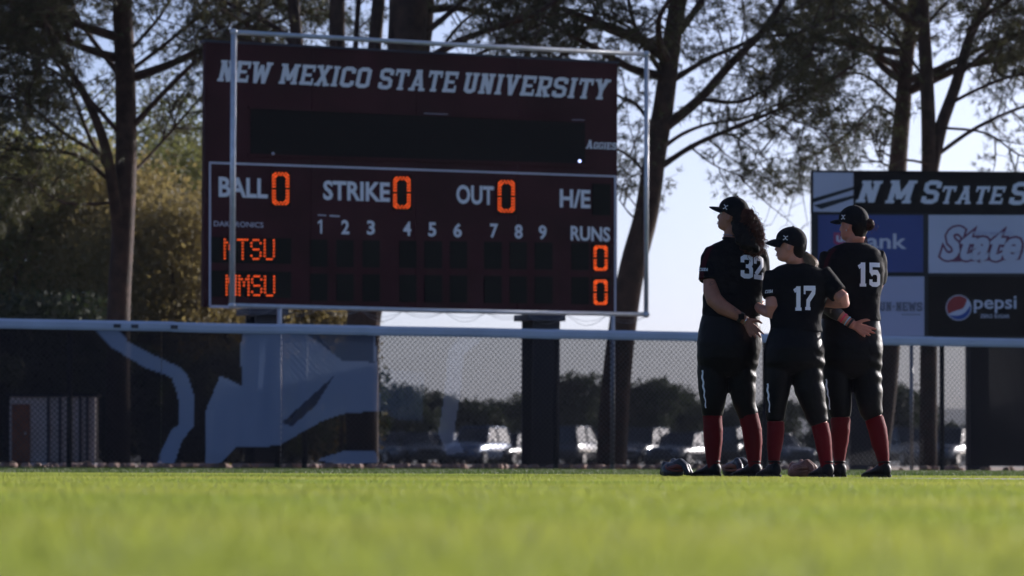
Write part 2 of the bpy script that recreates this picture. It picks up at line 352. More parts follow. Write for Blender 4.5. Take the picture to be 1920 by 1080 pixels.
a0, a1 = -6.0, sx(1815)+6.5
# chain link: zigzag wires, behind the cloth
def chain_link():
    pitch = .078; r = .0039; V = []; F = []; nz = int(1.86/(pitch/2)); na = int((a1-a0)/(pitch/2))
    for i in range(na):
        for j in range(nz):
            for s in ((0, 1) if (i+j) % 2 == 0 else (1, 0),):
                p = (a0+i*pitch/2, .07+(j+s[0])*pitch/2); q = (a0+(i+1)*pitch/2, .07+(j+s[1])*pitch/2)
                V.append((p, q))
    S = np.array(V); k = len(S); d = S[:, 1]-S[:, 0]; L = np.linalg.norm(d, axis=1)[:, None]; nn = np.stack([-d[:, 1], d[:, 0]], 1)/L*r
    base = np.array((fence_o.x, fence_o.y)); D2 = np.array((fd.x, fd.y)); N2 = np.array((fp.n.x, fp.n.y))
    def W(az, off):
        out = np.zeros((k, 3)); out[:, :2] = base+az[:, :1]*D2-N2*(.03+off); out[:, 2] = az[:, 1]; return out
    VV = np.stack([W(S[:, 0]+nn, 0), W(S[:, 0]-nn, 0), W(S[:, 0], r*1.6), W(S[:, 1]+nn, 0), W(S[:, 1]-nn, 0), W(S[:, 1], r*1.6)], 1).reshape(-1, 3)
    b = (np.arange(k)*6)[:, None]; F = np.concatenate([b+np.array(q) for q in ((0, 1, 4, 3), (1, 2, 5, 4), (2, 0, 3, 5))])
    return npmesh('chain_link', VV, F, M_wire)
o = link('chain_link', chain_link(), None, fence); o['kind'] = 'stuff'
a = a0; post_px = [134, 576, 1772]
pa = sorted([sx(p) for p in post_px]+[sx(525), sx(1045)+.02, sx(1440), a0+.1, a1-.1, -3.0])
for a in pa:
    mb = MB(); c0 = fp.at(a, 0, -.09); mb.tube([c0, c0+Vector((0, 0, 1.9))], .038, 12); mb.ell(c0+Vector((0, 0, 1.9)), .042, .042, .03, 12, 6); mb.build('post', M_steel, fence, True)
# top rail caps: overlapping lengths of moulded cap
cuts = [a0, -2.2, sx(322), sx(528), sx(688), sx(1040), sx(1310), sx(1560), sx(1745), a1]
for i in range(len(cuts)-1):
    mb = MB(); prof = [(-.055, 1.865), (.060, 1.865), (.072, 1.90), (.072, 1.965), (.045, 2.0), (-.045, 2.0), (-.07, 1.965), (-.07, 1.90)]
    e = .006*(i % 2); sag = random.uniform(-.006, .006)
    rs = [[fp.at(cuts[i]-.02 + (cuts[i+1]-cuts[i]+.04)*t, z+e+sag*math.sin(t*3.1), o_*(1+e*4)) for o_, z in prof] for t in np.linspace(0, 1, 9)]
    mb.rings(rs); mb.build('rail_cap', M_rail, fence)
for px in (215, 248, 322, 1320):
    mb = MB(); c = fp.at(sx(px), 1.93, .076); mb.box(c, .10, .012, .05, (fd, fp.n, Vector((0, 0, 1)))); mb.build('cap_strap', M_steel, fence)
rebase(fence, (fence_o.x, fence_o.y, 0))

# ------------------------------------------------------------ scoreboard
bp = Plane(fence_o-fp.n*2.0, fd)
board = thing('scoreboard', 'big maroon softball scoreboard on dark steel columns behind the outfield fence', 'scoreboard')
def bs(px, py): return bp.sz(px, py)
aL, zT = bs(385, 80); aR, _ = bs(1158, 118); zB = 2.30; zT = 6.105
def bbox(name, a0, a1, z0, z1, o0, o1, m, par=board):
    mb = MB(); c = bp.at((a0+a1)/2, (z0+z1)/2, (o0+o1)/2); mb.box(c, abs(a1-a0), abs(o1-o0), abs(z1-z0), (fd, bp.n, Vector((0, 0, 1)))); return mb.build(name, m, par)
zS = 4.395
bbox('cabinet', aL+.02, aR-.02, zB+.01, zT-.01, -.16, -.03, M_maroon)
for k in range(4):
    w_ = (aR-aL)/4; x_ = aL+w_*k
    bbox('cabinet_panel', x_+.003, x_+w_-.003, zS+.005, zT, -.025, [0, .003, -.001, .002][k], M_maroon); bbox('cabinet_panel', x_+.003, x_+w_-.003, zB, zS-.004, -.025, [-.001, .002, 0, -.002][k], M_maroon)
bbox('cap_flashing', aL-.02, aR+.02, zT, zT+.03, -.18, .02, M_steel)
for px in (496, 1014):
    a = Plane(bp.o-bp.n*.37, fd).sz(px, 600)[0]
    mb = MB()
    for o_, w_, t_ in ((-.18, .44, .03), (-.56, .44, .03), (-.37, .03, .35)):
        mb.box(bp.at(a, 1.16, o_), w_ if t_ == .03 else .03, t_, 2.32, (fd, bp.n, Vector((0, 0, 1))))
    col = mb.build('column', M_steel, board)
    mb = MB(); mb.box(bp.at(a-.10, 2.25, -.2), .62, .5, .09, (fd, bp.n, Vector((0, 0, 1)))); mb.build('bracket', M_steel, col)
pquad('message_display', (470, 203, 288, 1097, 230, 307), bp, .012, M_black, board, .02)
for q in ((466, 199, 203, 1101, 226, 230), (466, 288, 293, 1101, 307, 312)): pquad('display_bezel', q, bp, .03, M_maroon, board, .03)
for q in ((795, 212, 217, 840, 214, 219), (1072, 224, 228, 1096, 225, 229), (596, 402, 404, 612, 403, 405), (618, 403, 406, 637, 404, 407)): pquad('sticker', q, bp, .006, M_trim, board, .005)
for px, py in ((1087, 302), (512, 288)):
    mb = MB(); mb.ell(bp.hit(px, py, .05), .022, .022, .022, 10, 6); mb.build('indicator_light', M_wled if px > 1000 else M_trim, board, True)
for q in ((392, 303, 307, 1155, 329, 332.5), (392, 572, 577, 1155, 585, 590), (392, 303, 577, 395.5, 303, 577), (1152, 329, 589, 1155.5, 329, 589)): pquad('border_strip', q, bp, .008, M_trim, board, .006)
def line_quad(x0, x1, yt0=111.5, yt1=148, yb0=153, yb1=189):
    f = lambda x: (x-410)/(1145-410); return (x0, yt0+(yt1-yt0)*f(x0), yb0+(yb1-yb0)*f(x0), x1, yt0+(yt1-yt0)*f(x1), yb0+(yb1-yb0)*f(x1))
for w_, x0, x1 in (('NEW', 407, 513), ('MEXICO', 522, 698), ('STATE', 708, 861), ('UNIVERSITY', 869, 1146)):
    place('lettering', block_text(w_, .22, .10), line_quad(x0, x1), bp, .008, M_white, board)
place('lettering', block_text('AGGIES', .15, .08, small=.78), (1098, 262, 279, 1157, 264, 281), bp, .008, M_white, board)
def sans(name, s, q, plane=bp, m=M_white, par=board, bold=.03, off=.008, shear=0): return place(name, text_tris(s, bold, shear), q, plane, off, m, par)
sans('lettering', 'BALL', (410, 331, 369, 502, 335, 372)); sans('lettering', 'STRIKE', (606, 338, 375, 731, 342, 379))
sans('lettering', 'OUT', (855.5, 346, 382, 926, 349, 385)); sans('lettering', 'H/E', (1049.6, 354, 389, 1107, 356, 391))
sans('lettering', 'DAKTRONICS', (401, 414, 424, 494, 417, 427), m=M_trim, bold=.01)
dig = [('1', 597, 605, 411), ('2', 640, 655, 412), ('3', 688, 703, 413), ('4', 756, 771, 415), ('5', 803, 818, 416.5), ('6', 850, 866, 418), ('7', 919, 934, 419), ('8', 965, 980, 420.5), ('9', 1010, 1025, 422)]
place('digit', [stroke(((.62, 0), (.62, 1)), .36), stroke(((.0, .74), (.55, .93)), .16)], (596, 411.5, 437.5, 606, 412, 438), bp, .008, M_white, board)
for s, x0, x1, y in dig[1:]: sans('digit', s, (x0, y, y+27, x1, y+.5, y+27.5))
sans('lettering', 'RUNS', (1070, 423, 451, 1144, 426, 453.5))
mods = [(582, 614), (631, 663), (680, 712), (749, 781), (796, 829), (844, 876), (908, 941), (956, 988), (1003, 1036), (1072, 1104)]
for r_, y0 in ((0, 449), (1, 513)):
    for x0, x1 in mods+[(1110, 1144)]:
        y = y0+(x0-582)*.0125
        pquad('digit_panel', (x0, y, y+51, x1, y+.4, y+51.4), bp, .010, M_mod, board, .012)
    pquad('digit_panel', (395.5, y0-5-r_*1, y0+43, 546, y0-2-r_, y0+46), bp, .010, M_mod, board, .012)
for q in ((509, 321, 386, 545, 322, 387), (736, 329, 394, 772, 330, 395), (932, 336, 401, 967, 337, 402), (1111, 344, 403, 1145, 345, 404)): pquad('digit_panel', q, bp, .010, M_mod, board, .012)
def dots(pts, r, off=.02):
    mb = MB()
    for px, py in pts:
        c = bp.hit(px, py, off); mb.tube([c-bp.n*.008, c+bp.n*.004], r, 8)
    o = mb.build('led_digit', M_led, board); o['kind'] = 'stuff'; return o
def zero(x0, x1, y0, y1):
    P_ = []; w = x1-x0; h = y1-y0; c = 5*w/33
    for inset in (1.6, 4.9*w/33+.3):
        L = x0+inset; R_ = x1-inset; T = y0+inset; B = y1-inset; m_ = (y0+y1)/2
        segs = [((L+c, T), (R_-c, T)), ((L+c, B), (R_-c, B)), ((L, T+c), (L, m_-4)), ((L, m_+4), (L, B-c)), ((R_, T+c), (R_, m_-4)), ((R_, m_+4), (R_, B-c)),
                ((L+c*.4, T+c*.5),)*2, ((R_-c*.4, T+c*.5),)*2, ((L+c*.4, B-c*.5),)*2, ((R_-c*.4, B-c*.5),)*2]
        for p, q in segs:
            d_ = math.dist(p, q); k = max(1, round(d_/5.6))
            P_ += [(p[0]+(q[0]-p[0])*i/k, p[1]+(q[1]-p[1])*i/k) for i in range(k+1)]
    return P_
for q in ((510.5, 542.5, 323, 384.5), (737.5, 770, 331, 391.5), (933.5, 965.5, 338, 398.5), (1113, 1139.5, 460, 508), (1113, 1139.5, 524, 572)): dots(zero(*q), .0105)
F57 = {'M': '10001 11011 10101 10101 10001 10001 10001', 'T': '11111 00100 00100 00100 00100 00100 00100', 'S': '01110 10001 10000 01110 00001 10001 01110', 'U': '10001 10001 10001 10001 10001 10001 01110', 'N': '10001 11001 11001 10101 10011 10011 10001'}
for s, x0, y0 in (('MTSU', 421.5, 449), ('NMSU', 425, 517)):
    for i, ch in enumerate(s):
        P_ = []
        for r_, row in enumerate(F57[ch].split()):
            for c_, v in enumerate(row):
                if v == '1': P_.append((x0+i*(25 if s == 'MTSU' else 24)+c_*4.3, y0+r_*5.9+i*.5))
        dots(P_, .0115)
rebase(board, bp.at((aL+aR)/2, 0, -.3))
# white pipe frame with a net in front of the scoreboard
np_ = Plane(fence_o-fp.n*1.0, fd)
net = thing('net_frame', 'tall pale pipe frame carrying a ball net in front of the scoreboard', 'net frame')
na0 = np_.sz(437, 300)[0]; na1 = np_.sz(1212, 300)[0]; nz0, nz1 = 2.29, 6.15
for a in (na0, na1):
    mb = MB(); mb.tube([np_.at(a, nz0-.02, 0), np_.at(a, nz1+.03, 0)], .042 if a == na0 else .036, 12); mb.build('pole', M_galv, net, True)
for z_ in (nz0, nz1):
    mb = MB(); mb.tube([np_.at(na0+.04, z_, 0), np_.at((na0+na1)/2, z_-.012, 0), np_.at(na1-.036, z_, 0)], .033, 12); mb.build('rail', M_galv, net, True)
a = np_.sz(1149, 600)[0]
for aa in (a, np_.sz(524, 600)[0]):
    mb = MB(); mb.tube([np_.at(aa, 0, 0), np_.at(aa, nz0-.034, 0)], .036, 12); mb.build('pole', M_galv, net, True)
for z_ in (nz0, nz1):
    for a in (na0, na1):
        mb = MB(); mb.ell(np_.at(a, z_, 0), .055, .055, .05, 12, 8); mb.build('fitting', M_galv, net, True)
mb = MB()
for i in range(10):
    a = na0+(na1-na0)*i/10; w_ = (na1-na0)/10; s_ = random.uniform(.05, .16)
    mb.tube([np_.at(a+w_*t, nz0-.03-s_*math.sin(t*math.pi), random.uniform(-.01, .01)) for t in np.linspace(0, 1, 9)], .0035, 4)
    mb.tube([np_.at(a+w_*t, nz0-.03-.6*s_*math.sin(t*math.pi), 0.01) for t in np.linspace(0, 1, 9)], .003, 4)
M_net = mat('net_twine', (.25, .25, .27), .8)
o = mb.build('netting', M_net, net); o['kind'] = 'stuff'
rebase(net, np_.at((na0+na1)/2, 0, 0))

# ------------------------------------------------------------ sponsor billboard on the right
sb = thing('billboard', 'wide dark framed sponsor billboard with four advertising panels right of the players', 'billboard')
gp_ = Plane((0, 60.6, 0), (1, .012))
def P2(px, py, o=0): return gp_.hit(px, py, o)
pquad('header_panel', (1522, 319, 399, 2330, 325, 405), gp_, 0, M_black, sb, .25)
M_pale = mat('pale_blue_panel', (.56, .58, .70), .5, var=.04, vscale=1); M_blue = mat('blue_panel', (.035, .065, .26), .5, var=.06, vscale=1)
M_slate = mat('slate_panel', (.44, .46, .62), .5)
pquad('logo_panel', (1525, 323, 397, 1600, 324, 397.5), gp_, .012, M_pale, sb, .012)
mb = MB()
for q in ([(1525, 372), (1600, 350), (1600, 356), (1525, 380)], [(1525, 385), (1600, 366), (1600, 372), (1540, 392)]): mb.add([P2(x, y, .016) for x, y in q], [(0, 1, 2, 3)])
mb.build('printed_stripe', M_grn, sb)
pquad('back_panel', (1522, 399.4, 632, 2330, 405.4, 637), gp_, -.06, M_grn, sb, .2)
for x in (1527, 1735.5, 1941, 2147, 2326): pquad('frame_post', (x-5, 400, 631, x+5, 400, 631), gp_, .02, M_grn, sb, .078)
for y in (403, 513.5, 628): pquad('frame_rail', (1532.6, y-3.5, y+2.5, 2321, y+2, y+8), gp_, .015, M_grn, sb, .07)
pans = []
for x0, x1, y0, y1, m_ in ((1534, 1731, 403, 510, M_blue), (1741, 1936, 403, 512, M_pale), (1534, 1733, 518, 630, M_slate), (1741, 1936, 518, 630, M_black), (1946, 2142, 404, 513, M_pale), (2152, 2321, 405, 514, M_slate), (1946, 2142, 519, 631, M_blue), (2152, 2321, 520, 632, M_pale)):
    pans.append(pquad('advert_panel', (x0, y0, y1, x1, y0+.4, y1+.4), gp_, .030, m_, sb, .02))
for w_, x0, x1, yt, yb in (('N', 1604, 1656, 338, 380), ('M', 1659, 1721, 338, 381), ('S', 1726, 1767, 338, 382), ('TATE', 1767, 1887, 348, 383), ('S', 1891, 1932, 341, 384), ('OFTBALL', 1933, 2120, 350, 386)):
    place('lettering', block_text(w_, .25, .13), (x0, yt, yb, x1, yt+.5, yb+.7), gp_, .008, M_white, sb)
M_mag = mat('magenta_print', (.35, .03, .12), .5); M_red = mat('red_print', (.30, .012, .016), .5); M_bl3 = mat('blue_print', (.012, .06, .30), .5)
M_mar2 = mat('maroon_print', (.16, .035, .09), .5); M_grey = mat('grey_print', (.14, .15, .20), .5); M_lt = mat('light_print', (.62, .65, .75), .5)
mb = MB(); mb.add([P2(x, y, .033) for x, y in ((1563, 436), (1598, 436), (1598, 455), (1580, 468), (1563, 455))], [tuple(range(5))]); mb.build('shield', M_mag, pans[0])
sans('lettering', 'us', (1568, 441, 454, 1593, 441, 454), gp_, M_lt, pans[0], .03, .036)
sans('lettering', 'bank', (1602, 437, 466, 1700, 438, 467), gp_, M_lt, pans[0], .02, .034)
# "State" script with its outline
for b_, m_, o_, e in ((.085, M_mar2, .033, 4.5), (.035, M_pale, .040, 0)):
    place('lettering', text_tris('State', b_, .35), (1763-e, 424-e*.8, 488+e*.8, 1916+e, 427-e*.8, 490+e*.8), gp_, o_, m_, pans[1])
mb = MB(); mb.add([P2(x, y, .0365) for x, y in ((1764, 477), (1770, 471), (1790, 482), (1912, 481), (1912, 487), (1788, 491), (1770, 488))], [tuple(range(7))]); mb.build('underline', M_mar2, pans[1])
sans('lettering', 'NEW MEXICO', (1826, 433, 441, 1898, 434, 442), gp_, M_slate, pans[1], .01, .048)
place('lettering', block_text('SUN-NEWS', 0, .10), (1638, 566, 583, 1729, 566.5, 583.5), gp_, .034, M_grey, pans[2])
pquad('small_print_line', (1690, 589, 590.5, 1726, 589, 590.5), gp_, .033, M_grey, pans[2], .003)
# globe: disc of three fields
def disc(name, cx, cy, r, f, off, m_):
    V = [(cx+r*math.cos(a), cy-r*math.sin(a)) for a in np.linspace(0, 2*math.pi, 49)[:-1]]; mb = MB(); P_ = f(cx, cy, r) if f else V
    mb.add([P2(x, y, off) for x, y in P_], [tuple(range(len(P_)))]); return mb.build(name, m_, pans[3])
disc('globe_print', 1797.5, 577, 24, None, .033, M_lt)
def arcpts(cx, cy, r, a0, a1, n=24): return [(cx+r*math.cos(math.radians(a)), cy-r*math.sin(math.radians(a))) for a in np.linspace(a0, a1, n)]
def red(cx, cy, r):
    r *= .93; A_ = arcpts(cx, cy, r, 45, 212); p0, p1 = A_[-1], A_[0]; return A_+[(p0[0]+(p1[0]-p0[0])*t+5.5*math.sin(math.pi*t), p0[1]+(p1[1]-p0[1])*t+5*math.sin(math.pi*t)-2.5*math.sin(2*math.pi*t)) for t in np.linspace(.05, .95, 14)]
def blu(cx, cy, r):
    r *= .93; A_ = arcpts(cx, cy, r, 218, 372); p0, p1 = A_[-1], A_[0]; return A_+[(p0[0]+(p1[0]-p0[0])*t+4*math.sin(math.pi*t), p0[1]+(p1[1]-p0[1])*t+8*math.sin(math.pi*t)) for t in np.linspace(.05, .95, 14)]
disc('globe_print', 1797.5, 577, 24, red, .036, M_red); disc('globe_print', 1797.5, 577, 24, blu, .036, M_bl3)
sans('lettering', 'pepsi', (1826, 556, 587, 1906, 555, 587), gp_, M_lt, pans[3], .012, .034)
sans('lettering', 'ZERO SUGAR', (1838, 589, 596, 1893, 589.5, 596.5), gp_, M_lt, pans[3], .012, .034)
for px in (1612, 2230):
    c = P2(px, 700, -.3); mb = MB(); mb.box((c.x, c.y, 1.0), .32, .3, 2.0+.02); mb.build('column', M_steel, sb)
c = P2(1832, 700, -.4); mb = MB(); mb.box((c.x, c.y, 1.0), .34, .3, 2.0); mb.build('column', M_steel, sb)
rebase(sb, (P2(1930, 600).x, 60.6, 0))
# slim pole behind the fence
c = pt(1709, 700, 60.0); mb = MB(); mb.tube([(c.x, c.y, 0), (c.x, c.y, 1.95)], .03, 10); mb.ell((c.x, c.y, 1.95), .035, .035, .02, 10, 4)
tag(mb.build('slim_pole', M_galv, smooth=True), 'slim pale pole behind the chain link right of the players', 'pole')
# pale service hut behind the fence at the far left
hut = thing('service_hut', 'low pale service hut with a brown door behind the left end of the fence', 'hut')
hp = Plane((0, 60, 0), (1, 0)); M_hut = mat('pale_render', (.55, .50, .48), .85, var=.12, vscale=3); M_door = mat('brown_door', (.22, .07, .03), .6, var=.25, vscale=5)
def hb(name, x0, x1, y0, y1, off, th, m_, par): return pquad(name, (x0, y0, y1, x1, y0, y1), hp, off, m_, par, th)
hb('wall', 17, 178, 744, 872, 0, .5, M_hut, hut); hb('roof', 12, 183, 738, 744,   .06, .62, M_steel, hut)
d_ = hb('door', 22, 56, 758, 872, .03, .026, M_door, hut); hb('handle', 46, 49, 810, 815, .05, .02, M_galv, d_)
for x in (90, 112, 132, 150, 163): hb('grille_bar', x-2.5, x+2.5, 745, 871, .05, .045, M_steel, hut)
rebase(hut, (hp.hit(97, 870).x, 60, 0))

haze = MB(); haze.box((0, 2630, 54.5), 4800, 5400, 112)
hm_ = bpy.data.materials.new('thin_air'); hm_.use_nodes = True; nt = hm_.node_tree; nt.nodes.remove(nt.nodes['Principled BSDF'])
pv = nt.nodes.new('ShaderNodeVolumePrincipled'); pv.inputs['Color'].default_value = (.80, .86, 1, 1); pv.inputs['Density'].default_value = .00009; pv.inputs['Anisotropy'].default_value = .3
nt.links.new(pv.outputs[0], nt.nodes['Material Output'].inputs['Volume'])
tag(haze.build('haze', hm_), kind='stuff')
sc.cycles.volume_bounces = 0; sc.cycles.volume_max_steps = 64
# ------------------------------------------------------------ trees
M_bark = mat('pine_bark', (.045, .024, .017), .9, var=.45, vscale=5, bump=.8, bscale=18)
M_ndl = mat('pine_needles', (.034, .040, .016), .6, trans=.45, col2=(.085, .080, .030), vscale=.6)
M_oliv = mat('olive_foliage', (.20, .19, .055), .7, trans=.55, col2=(.32, .27, .09), vscale=.5)
M_dkfo = mat('dark_shrub_foliage', (.022, .032, .013), .7, trans=.35, col2=(.06, .075, .03), vscale=.4)
def needles(C, Dv, n_per, L, w, droop=.25):
    """C (k,3) tuft centres, Dv (k,3) twig directions -> thin triangles"""
    k = len(C); C = np.repeat(C, n_per, 0); D = np.repeat(Dv, n_per, 0); n = len(C)
    d = D*.55+rng.normal(size=(n, 3))*.62; d[:, 2] -= droop*rng.random(n); d /= np.linalg.norm(d, axis=1)[:, None]
    s = np.cross(d, rng.normal(size=(n, 3))); s /= np.linalg.norm(s, axis=1)[:, None]
    LL = (L*(.6+.6*rng.random(n)))[:, None]; b = C+rng.normal(size=(n, 3))*.02
    V = np.stack([b-s*w/2, b+s*w/2, b+d*LL], 1).reshape(-1, 3); return V
def limb_tubes(mb, pl, r0, r1, n=7):
    pl = [Vector(p) for p in pl]; out = []
    for i in range(len(pl)-1):           # smooth the polyline
        a = pl[max(i-1, 0)]; b = pl[i]; c = pl[i+1]; d = pl[min(i+2, len(pl)-1)]
        for t in (0, .25, .5, .75):
            out.append(.5*((2*b)+(-a+c)*t+(2*a-5*b+4*c-d)*t*t+(-a+3*b-3*c+d)*t**3))
    out.append(pl[-1]); k = len(out)-1
    R_ = [r0+(r1-r0)*i/k for i in range(k+1)]
    R_ = [r*(1+.16*noise.noise(Vector((i*1.3, r0*50, 3)))) for i, r in enumerate(R_)]
    mb.tube(out, R_, n); return out, R_
def pine(name, label, trunks, limbs, D, seed, density=1.0, top=15.5, low=.35, needle=M_ndl, group='pines behind the outfield fence', auto=14, bushy=1.0, zmin=3.0, twig_len=1.0):
    random.seed(seed); tmb = MB(); lines = []; base = None; tops = []
    t = thing(name, label, 'pine tree', group=group)
    trs = []
    for ti, (pl, w0, w1) in enumerate(trunks):
        P_ = [pt(x, y, D+dd) for x, y, dd in pl]
        if base is None: base = Vector((P_[0].x, P_[0].y, 0)); P_[0].z = -.05
        last = P_[-1]; dr = (P_[-1]-P_[-2]).normalized(); extra = []
        q = last.copy()
        while q.z < top-1.5:
            dr = (dr+Vector((random.gauss(0, .10), random.gauss(0, .10), .12))).normalized(); q = q+dr*1.1; extra.append(q.copy())
        s = D/FPX/2; k = len(P_); full = P_+extra; m_ = len(full)
        mbx = MB(); r0 = w0*s; r1 = w1*s
        o1, R1 = limb_tubes(mbx, full, r0, r0*.28 if extra else r1, 12)
        if extra:   # radius reaches r1 at the frame top, then tapers
            kk = 4*(k-1); mbx = MB(); R1 = [(r0+(r1-r0)*min(1, i/max(1, kk)))*(1 if i <= kk else max(.2, 1-(i-kk)/(len(o1)-kk+.01))) for i in range(len(o1))]
            mbx.tube(o1, R1, 12)
        mbx.build('trunk' if ti == 0 else 'stem', M_bark, t, True); tops.append((o1, R1))
    for pl, w0, w1 in limbs:
        P_ = [pt(x, y, D+dd) for x, y, dd in pl]; o1, R1 = limb_tubes(tmb, P_, w0*D/FPX/2, w1*D/FPX/2, 7); lines.append((o1, R1, len(o1)//5))
    # limbs grown by rule above the picture and all round
    for i in range(auto):
        o1, R1 = random.choice(tops); j = random.randrange(len(o1)//3, len(o1)-1); z = o1[j].z
        if z < zmin+1.5: continue
        az = random.random()*6.283; L = random.uniform(2.2, 4.2)*(1.15-.5*(z/top)); d = Vector((math.cos(az), math.sin(az), random.uniform(.15, .6))).normalized()
        q = o1[j].copy(); P_ = [q.copy()]
        for s_ in range(5):
            d = (d+Vector((random.gauss(0, .13), random.gauss(0, .13), random.gauss(0, .1)))).normalized(); q = q+d*L/5; P_.append(q.copy())
        r = min(R1[j]*.6, .09); o2, R2 = limb_tubes(tmb, P_, r, .015, 6); lines.append((o2, R2, 2))
    C = []; DV = []
    # branches and twigs
    for o1, R1, st in lines:
        Lt = sum((o1[i+1]-o1[i]).length for i in range(len(o1)-1)); nb = max(3, int(Lt*2.6*density))
        for b in range(nb):
            u = low+(1-low)*random.random(); j = min(len(o1)-2, int(u*(len(o1)-1))); p = o1[j].lerp(o1[j+1], random.random()); d0 = (o1[j+1]-o1[j]).normalized()
            side = d0.cross(Vector((random.gauss(0, 1), random.gauss(0, 1), random.gauss(0, 1)))).normalized()
            d = (d0*.6+side*.8+Vector((0, 0, random.uniform(-.25, .25)))).normalized(); L = random.uniform(.7, 2.1)*(1.25-.4*u)*twig_len
            pts = [p.copy()]; q = p.copy()
            for s_ in range(4):
                d = (d+Vector((random.gauss(0, .18), random.gauss(0, .18), random.gauss(0, .12)-.04))).normalized(); q = q+d*L/4; pts.append(q.copy())
            tmb.tube(pts, [.018, .014, .011, .008, .005], 4)
            for s_ in range(1, 5):
                for w_ in range(max(1, int(2.6*bushy))):
                    dd = (d*.5+Vector((random.gauss(0, .7), random.gauss(0, .7), random.gauss(0, .45)))).normalized(); l2 = random.uniform(.15, .5)
                    e = pts[s_]+dd*l2; 
                    if random.random() < .5: tmb.tube([pts[s_], pts[s_]+dd*l2*.6+Vector((0, 0, .02)), e], [.007, .005, .003], 3)
                    for f in (.4, 1.0): C.append(pts[s_].lerp(e, f)+Vector((random.gauss(0, .06), random.gauss(0, .06), random.gauss(0, .05)))); DV.append(dd)
                if random.random() < .35: q_ = pts[s_]+Vector((random.gauss(0, .3), random.gauss(0, .3), random.gauss(0, .22))); C.append(q_); DV.append(dd)
    tmb.build('branches', M_bark, t)['kind'] = 'stuff'
    C = np.array([c[:] for c in C]); DV = np.array([c[:] for c in DV]); keep = C[:, 2] > zmin; C, DV = C[keep], DV[keep]
    V = needles(C, DV, 12, .13, .016); me = npmesh('crown', V, np.arange(len(V)).reshape(-1, 3), needle)
    o = link('crown', me, None, t); o['kind'] = 'stuff'
    rebase(t, base); return t
pine('pine_tree', 'dark pine at the far left with a straight trunk left of the scoreboard',
     [([(222, 874, 0), (222, 600, 0), (230, 440, 0), (236, 300, 0), (235, 150, 0), (229, 0, 0), (226, -120, 0)], 46, 36), ([(226, 470, .0), (214, 370, -.2), (196, 270, -.3), (160, 180, -.4), (118, 110, -.5), (70, -20, -.8)], 26, 9)],
     [([(216, 340, 0), (170, 262, .5), (120, 140, .9), (60, 50, 1.4), (20, -30, 2)], 10, 4), ([(224, 250, 0), (150, 170, -.5), (60, 110, -1), (-40, 80, -1.5)], 10, 3), ([(224, 140, 0), (150, 40, .5), (110, -60, .8)], 12, 4),
      ([(246, 240, 0), (330, 150, -.4), (430, 60, -.8), (520, 0, -1.2)], 12, 5), ([(248, 130, 0), (350, 50, .5), (430, -30, 1)], 9, 4), ([(212, 345, 0), (140, 290, -.6), (40, 282, -1.2), (-40, 270, -1.5)], 9, 3), ([(206, 300, 0), (120, 250, -1), (40, 190, -2), (-60, 170, -2.4)], 9, 3),
      ([(244, 330, 0), (300, 270, .6), (370, 190, 1.0), (450, 110, 1.2)], 7, 3), ([(214, 380, 0), (120, 380, -.8), (50, 340, -1.6), (-30, 330, -2)], 7, 2), ([(248, 90, 0), (300, 30, -.6), (340, -40, -1)], 8, 4)], 66, 11, density=2.5, bushy=1.7, top=15.5, auto=26, zmin=3.9)
pine('pine_tree', 'many stemmed pine directly behind the scoreboard',
     [([(680, 874, 0), (682, 600, 0), (725, 400, 0), (752, 200, 0), (764, 60, 0), (772, -80, 0)], 62, 78), ([(686, 560, .1), (690, 300, .3), (700, 120, .4), (716, -60, .6)], 34, 24), ([(680, 590, 0), (645, 300, .2), (633, 110, .3), (634, -60, .4)], 34, 30), ([(676, 600, 0), (600, 330, .1), (562, 120, .2), (545, -60, .3)], 28, 22), ([(740, 250, 0), (790, 100, .4), (800, -60, .6)], 30, 34)],
     [([(770, 130, 0), (860, 78, -.4), (930, 52, -.8), (1010, 22, -1.2), (1100, -40, -1.6)], 16, 8), ([(775, 150, 0), (880, 110, .3), (980, 60, .8), (1080, 20, 1.2)], 9, 4), ([(780, 200, 0), (900, 150, .8), (1010, 120, 1.2), (1120, 80, 1.6)], 9, 3), ([(590, 180, 0), (540, 70, .2), (460, 24, .4), (400, -10, .5)], 14, 7),
      ([(664, 150, .3), (668, 60, .3), (676, -40, .4)], 12, 9), ([(560, 160, 0), (510, 90, -.3), (440, 70, -.6), (400, 40, -.6)], 8, 3), ([(800, 60, 0), (870, 0, 0), (920, -60, 0)], 12, 8), ([(790, 160, .6), (850, 60, .8), (930, -10, 1), (1000, -80, 1)], 8, 3)], 63.5, 23, density=1.5, top=15.5, auto=26, zmin=5.2)
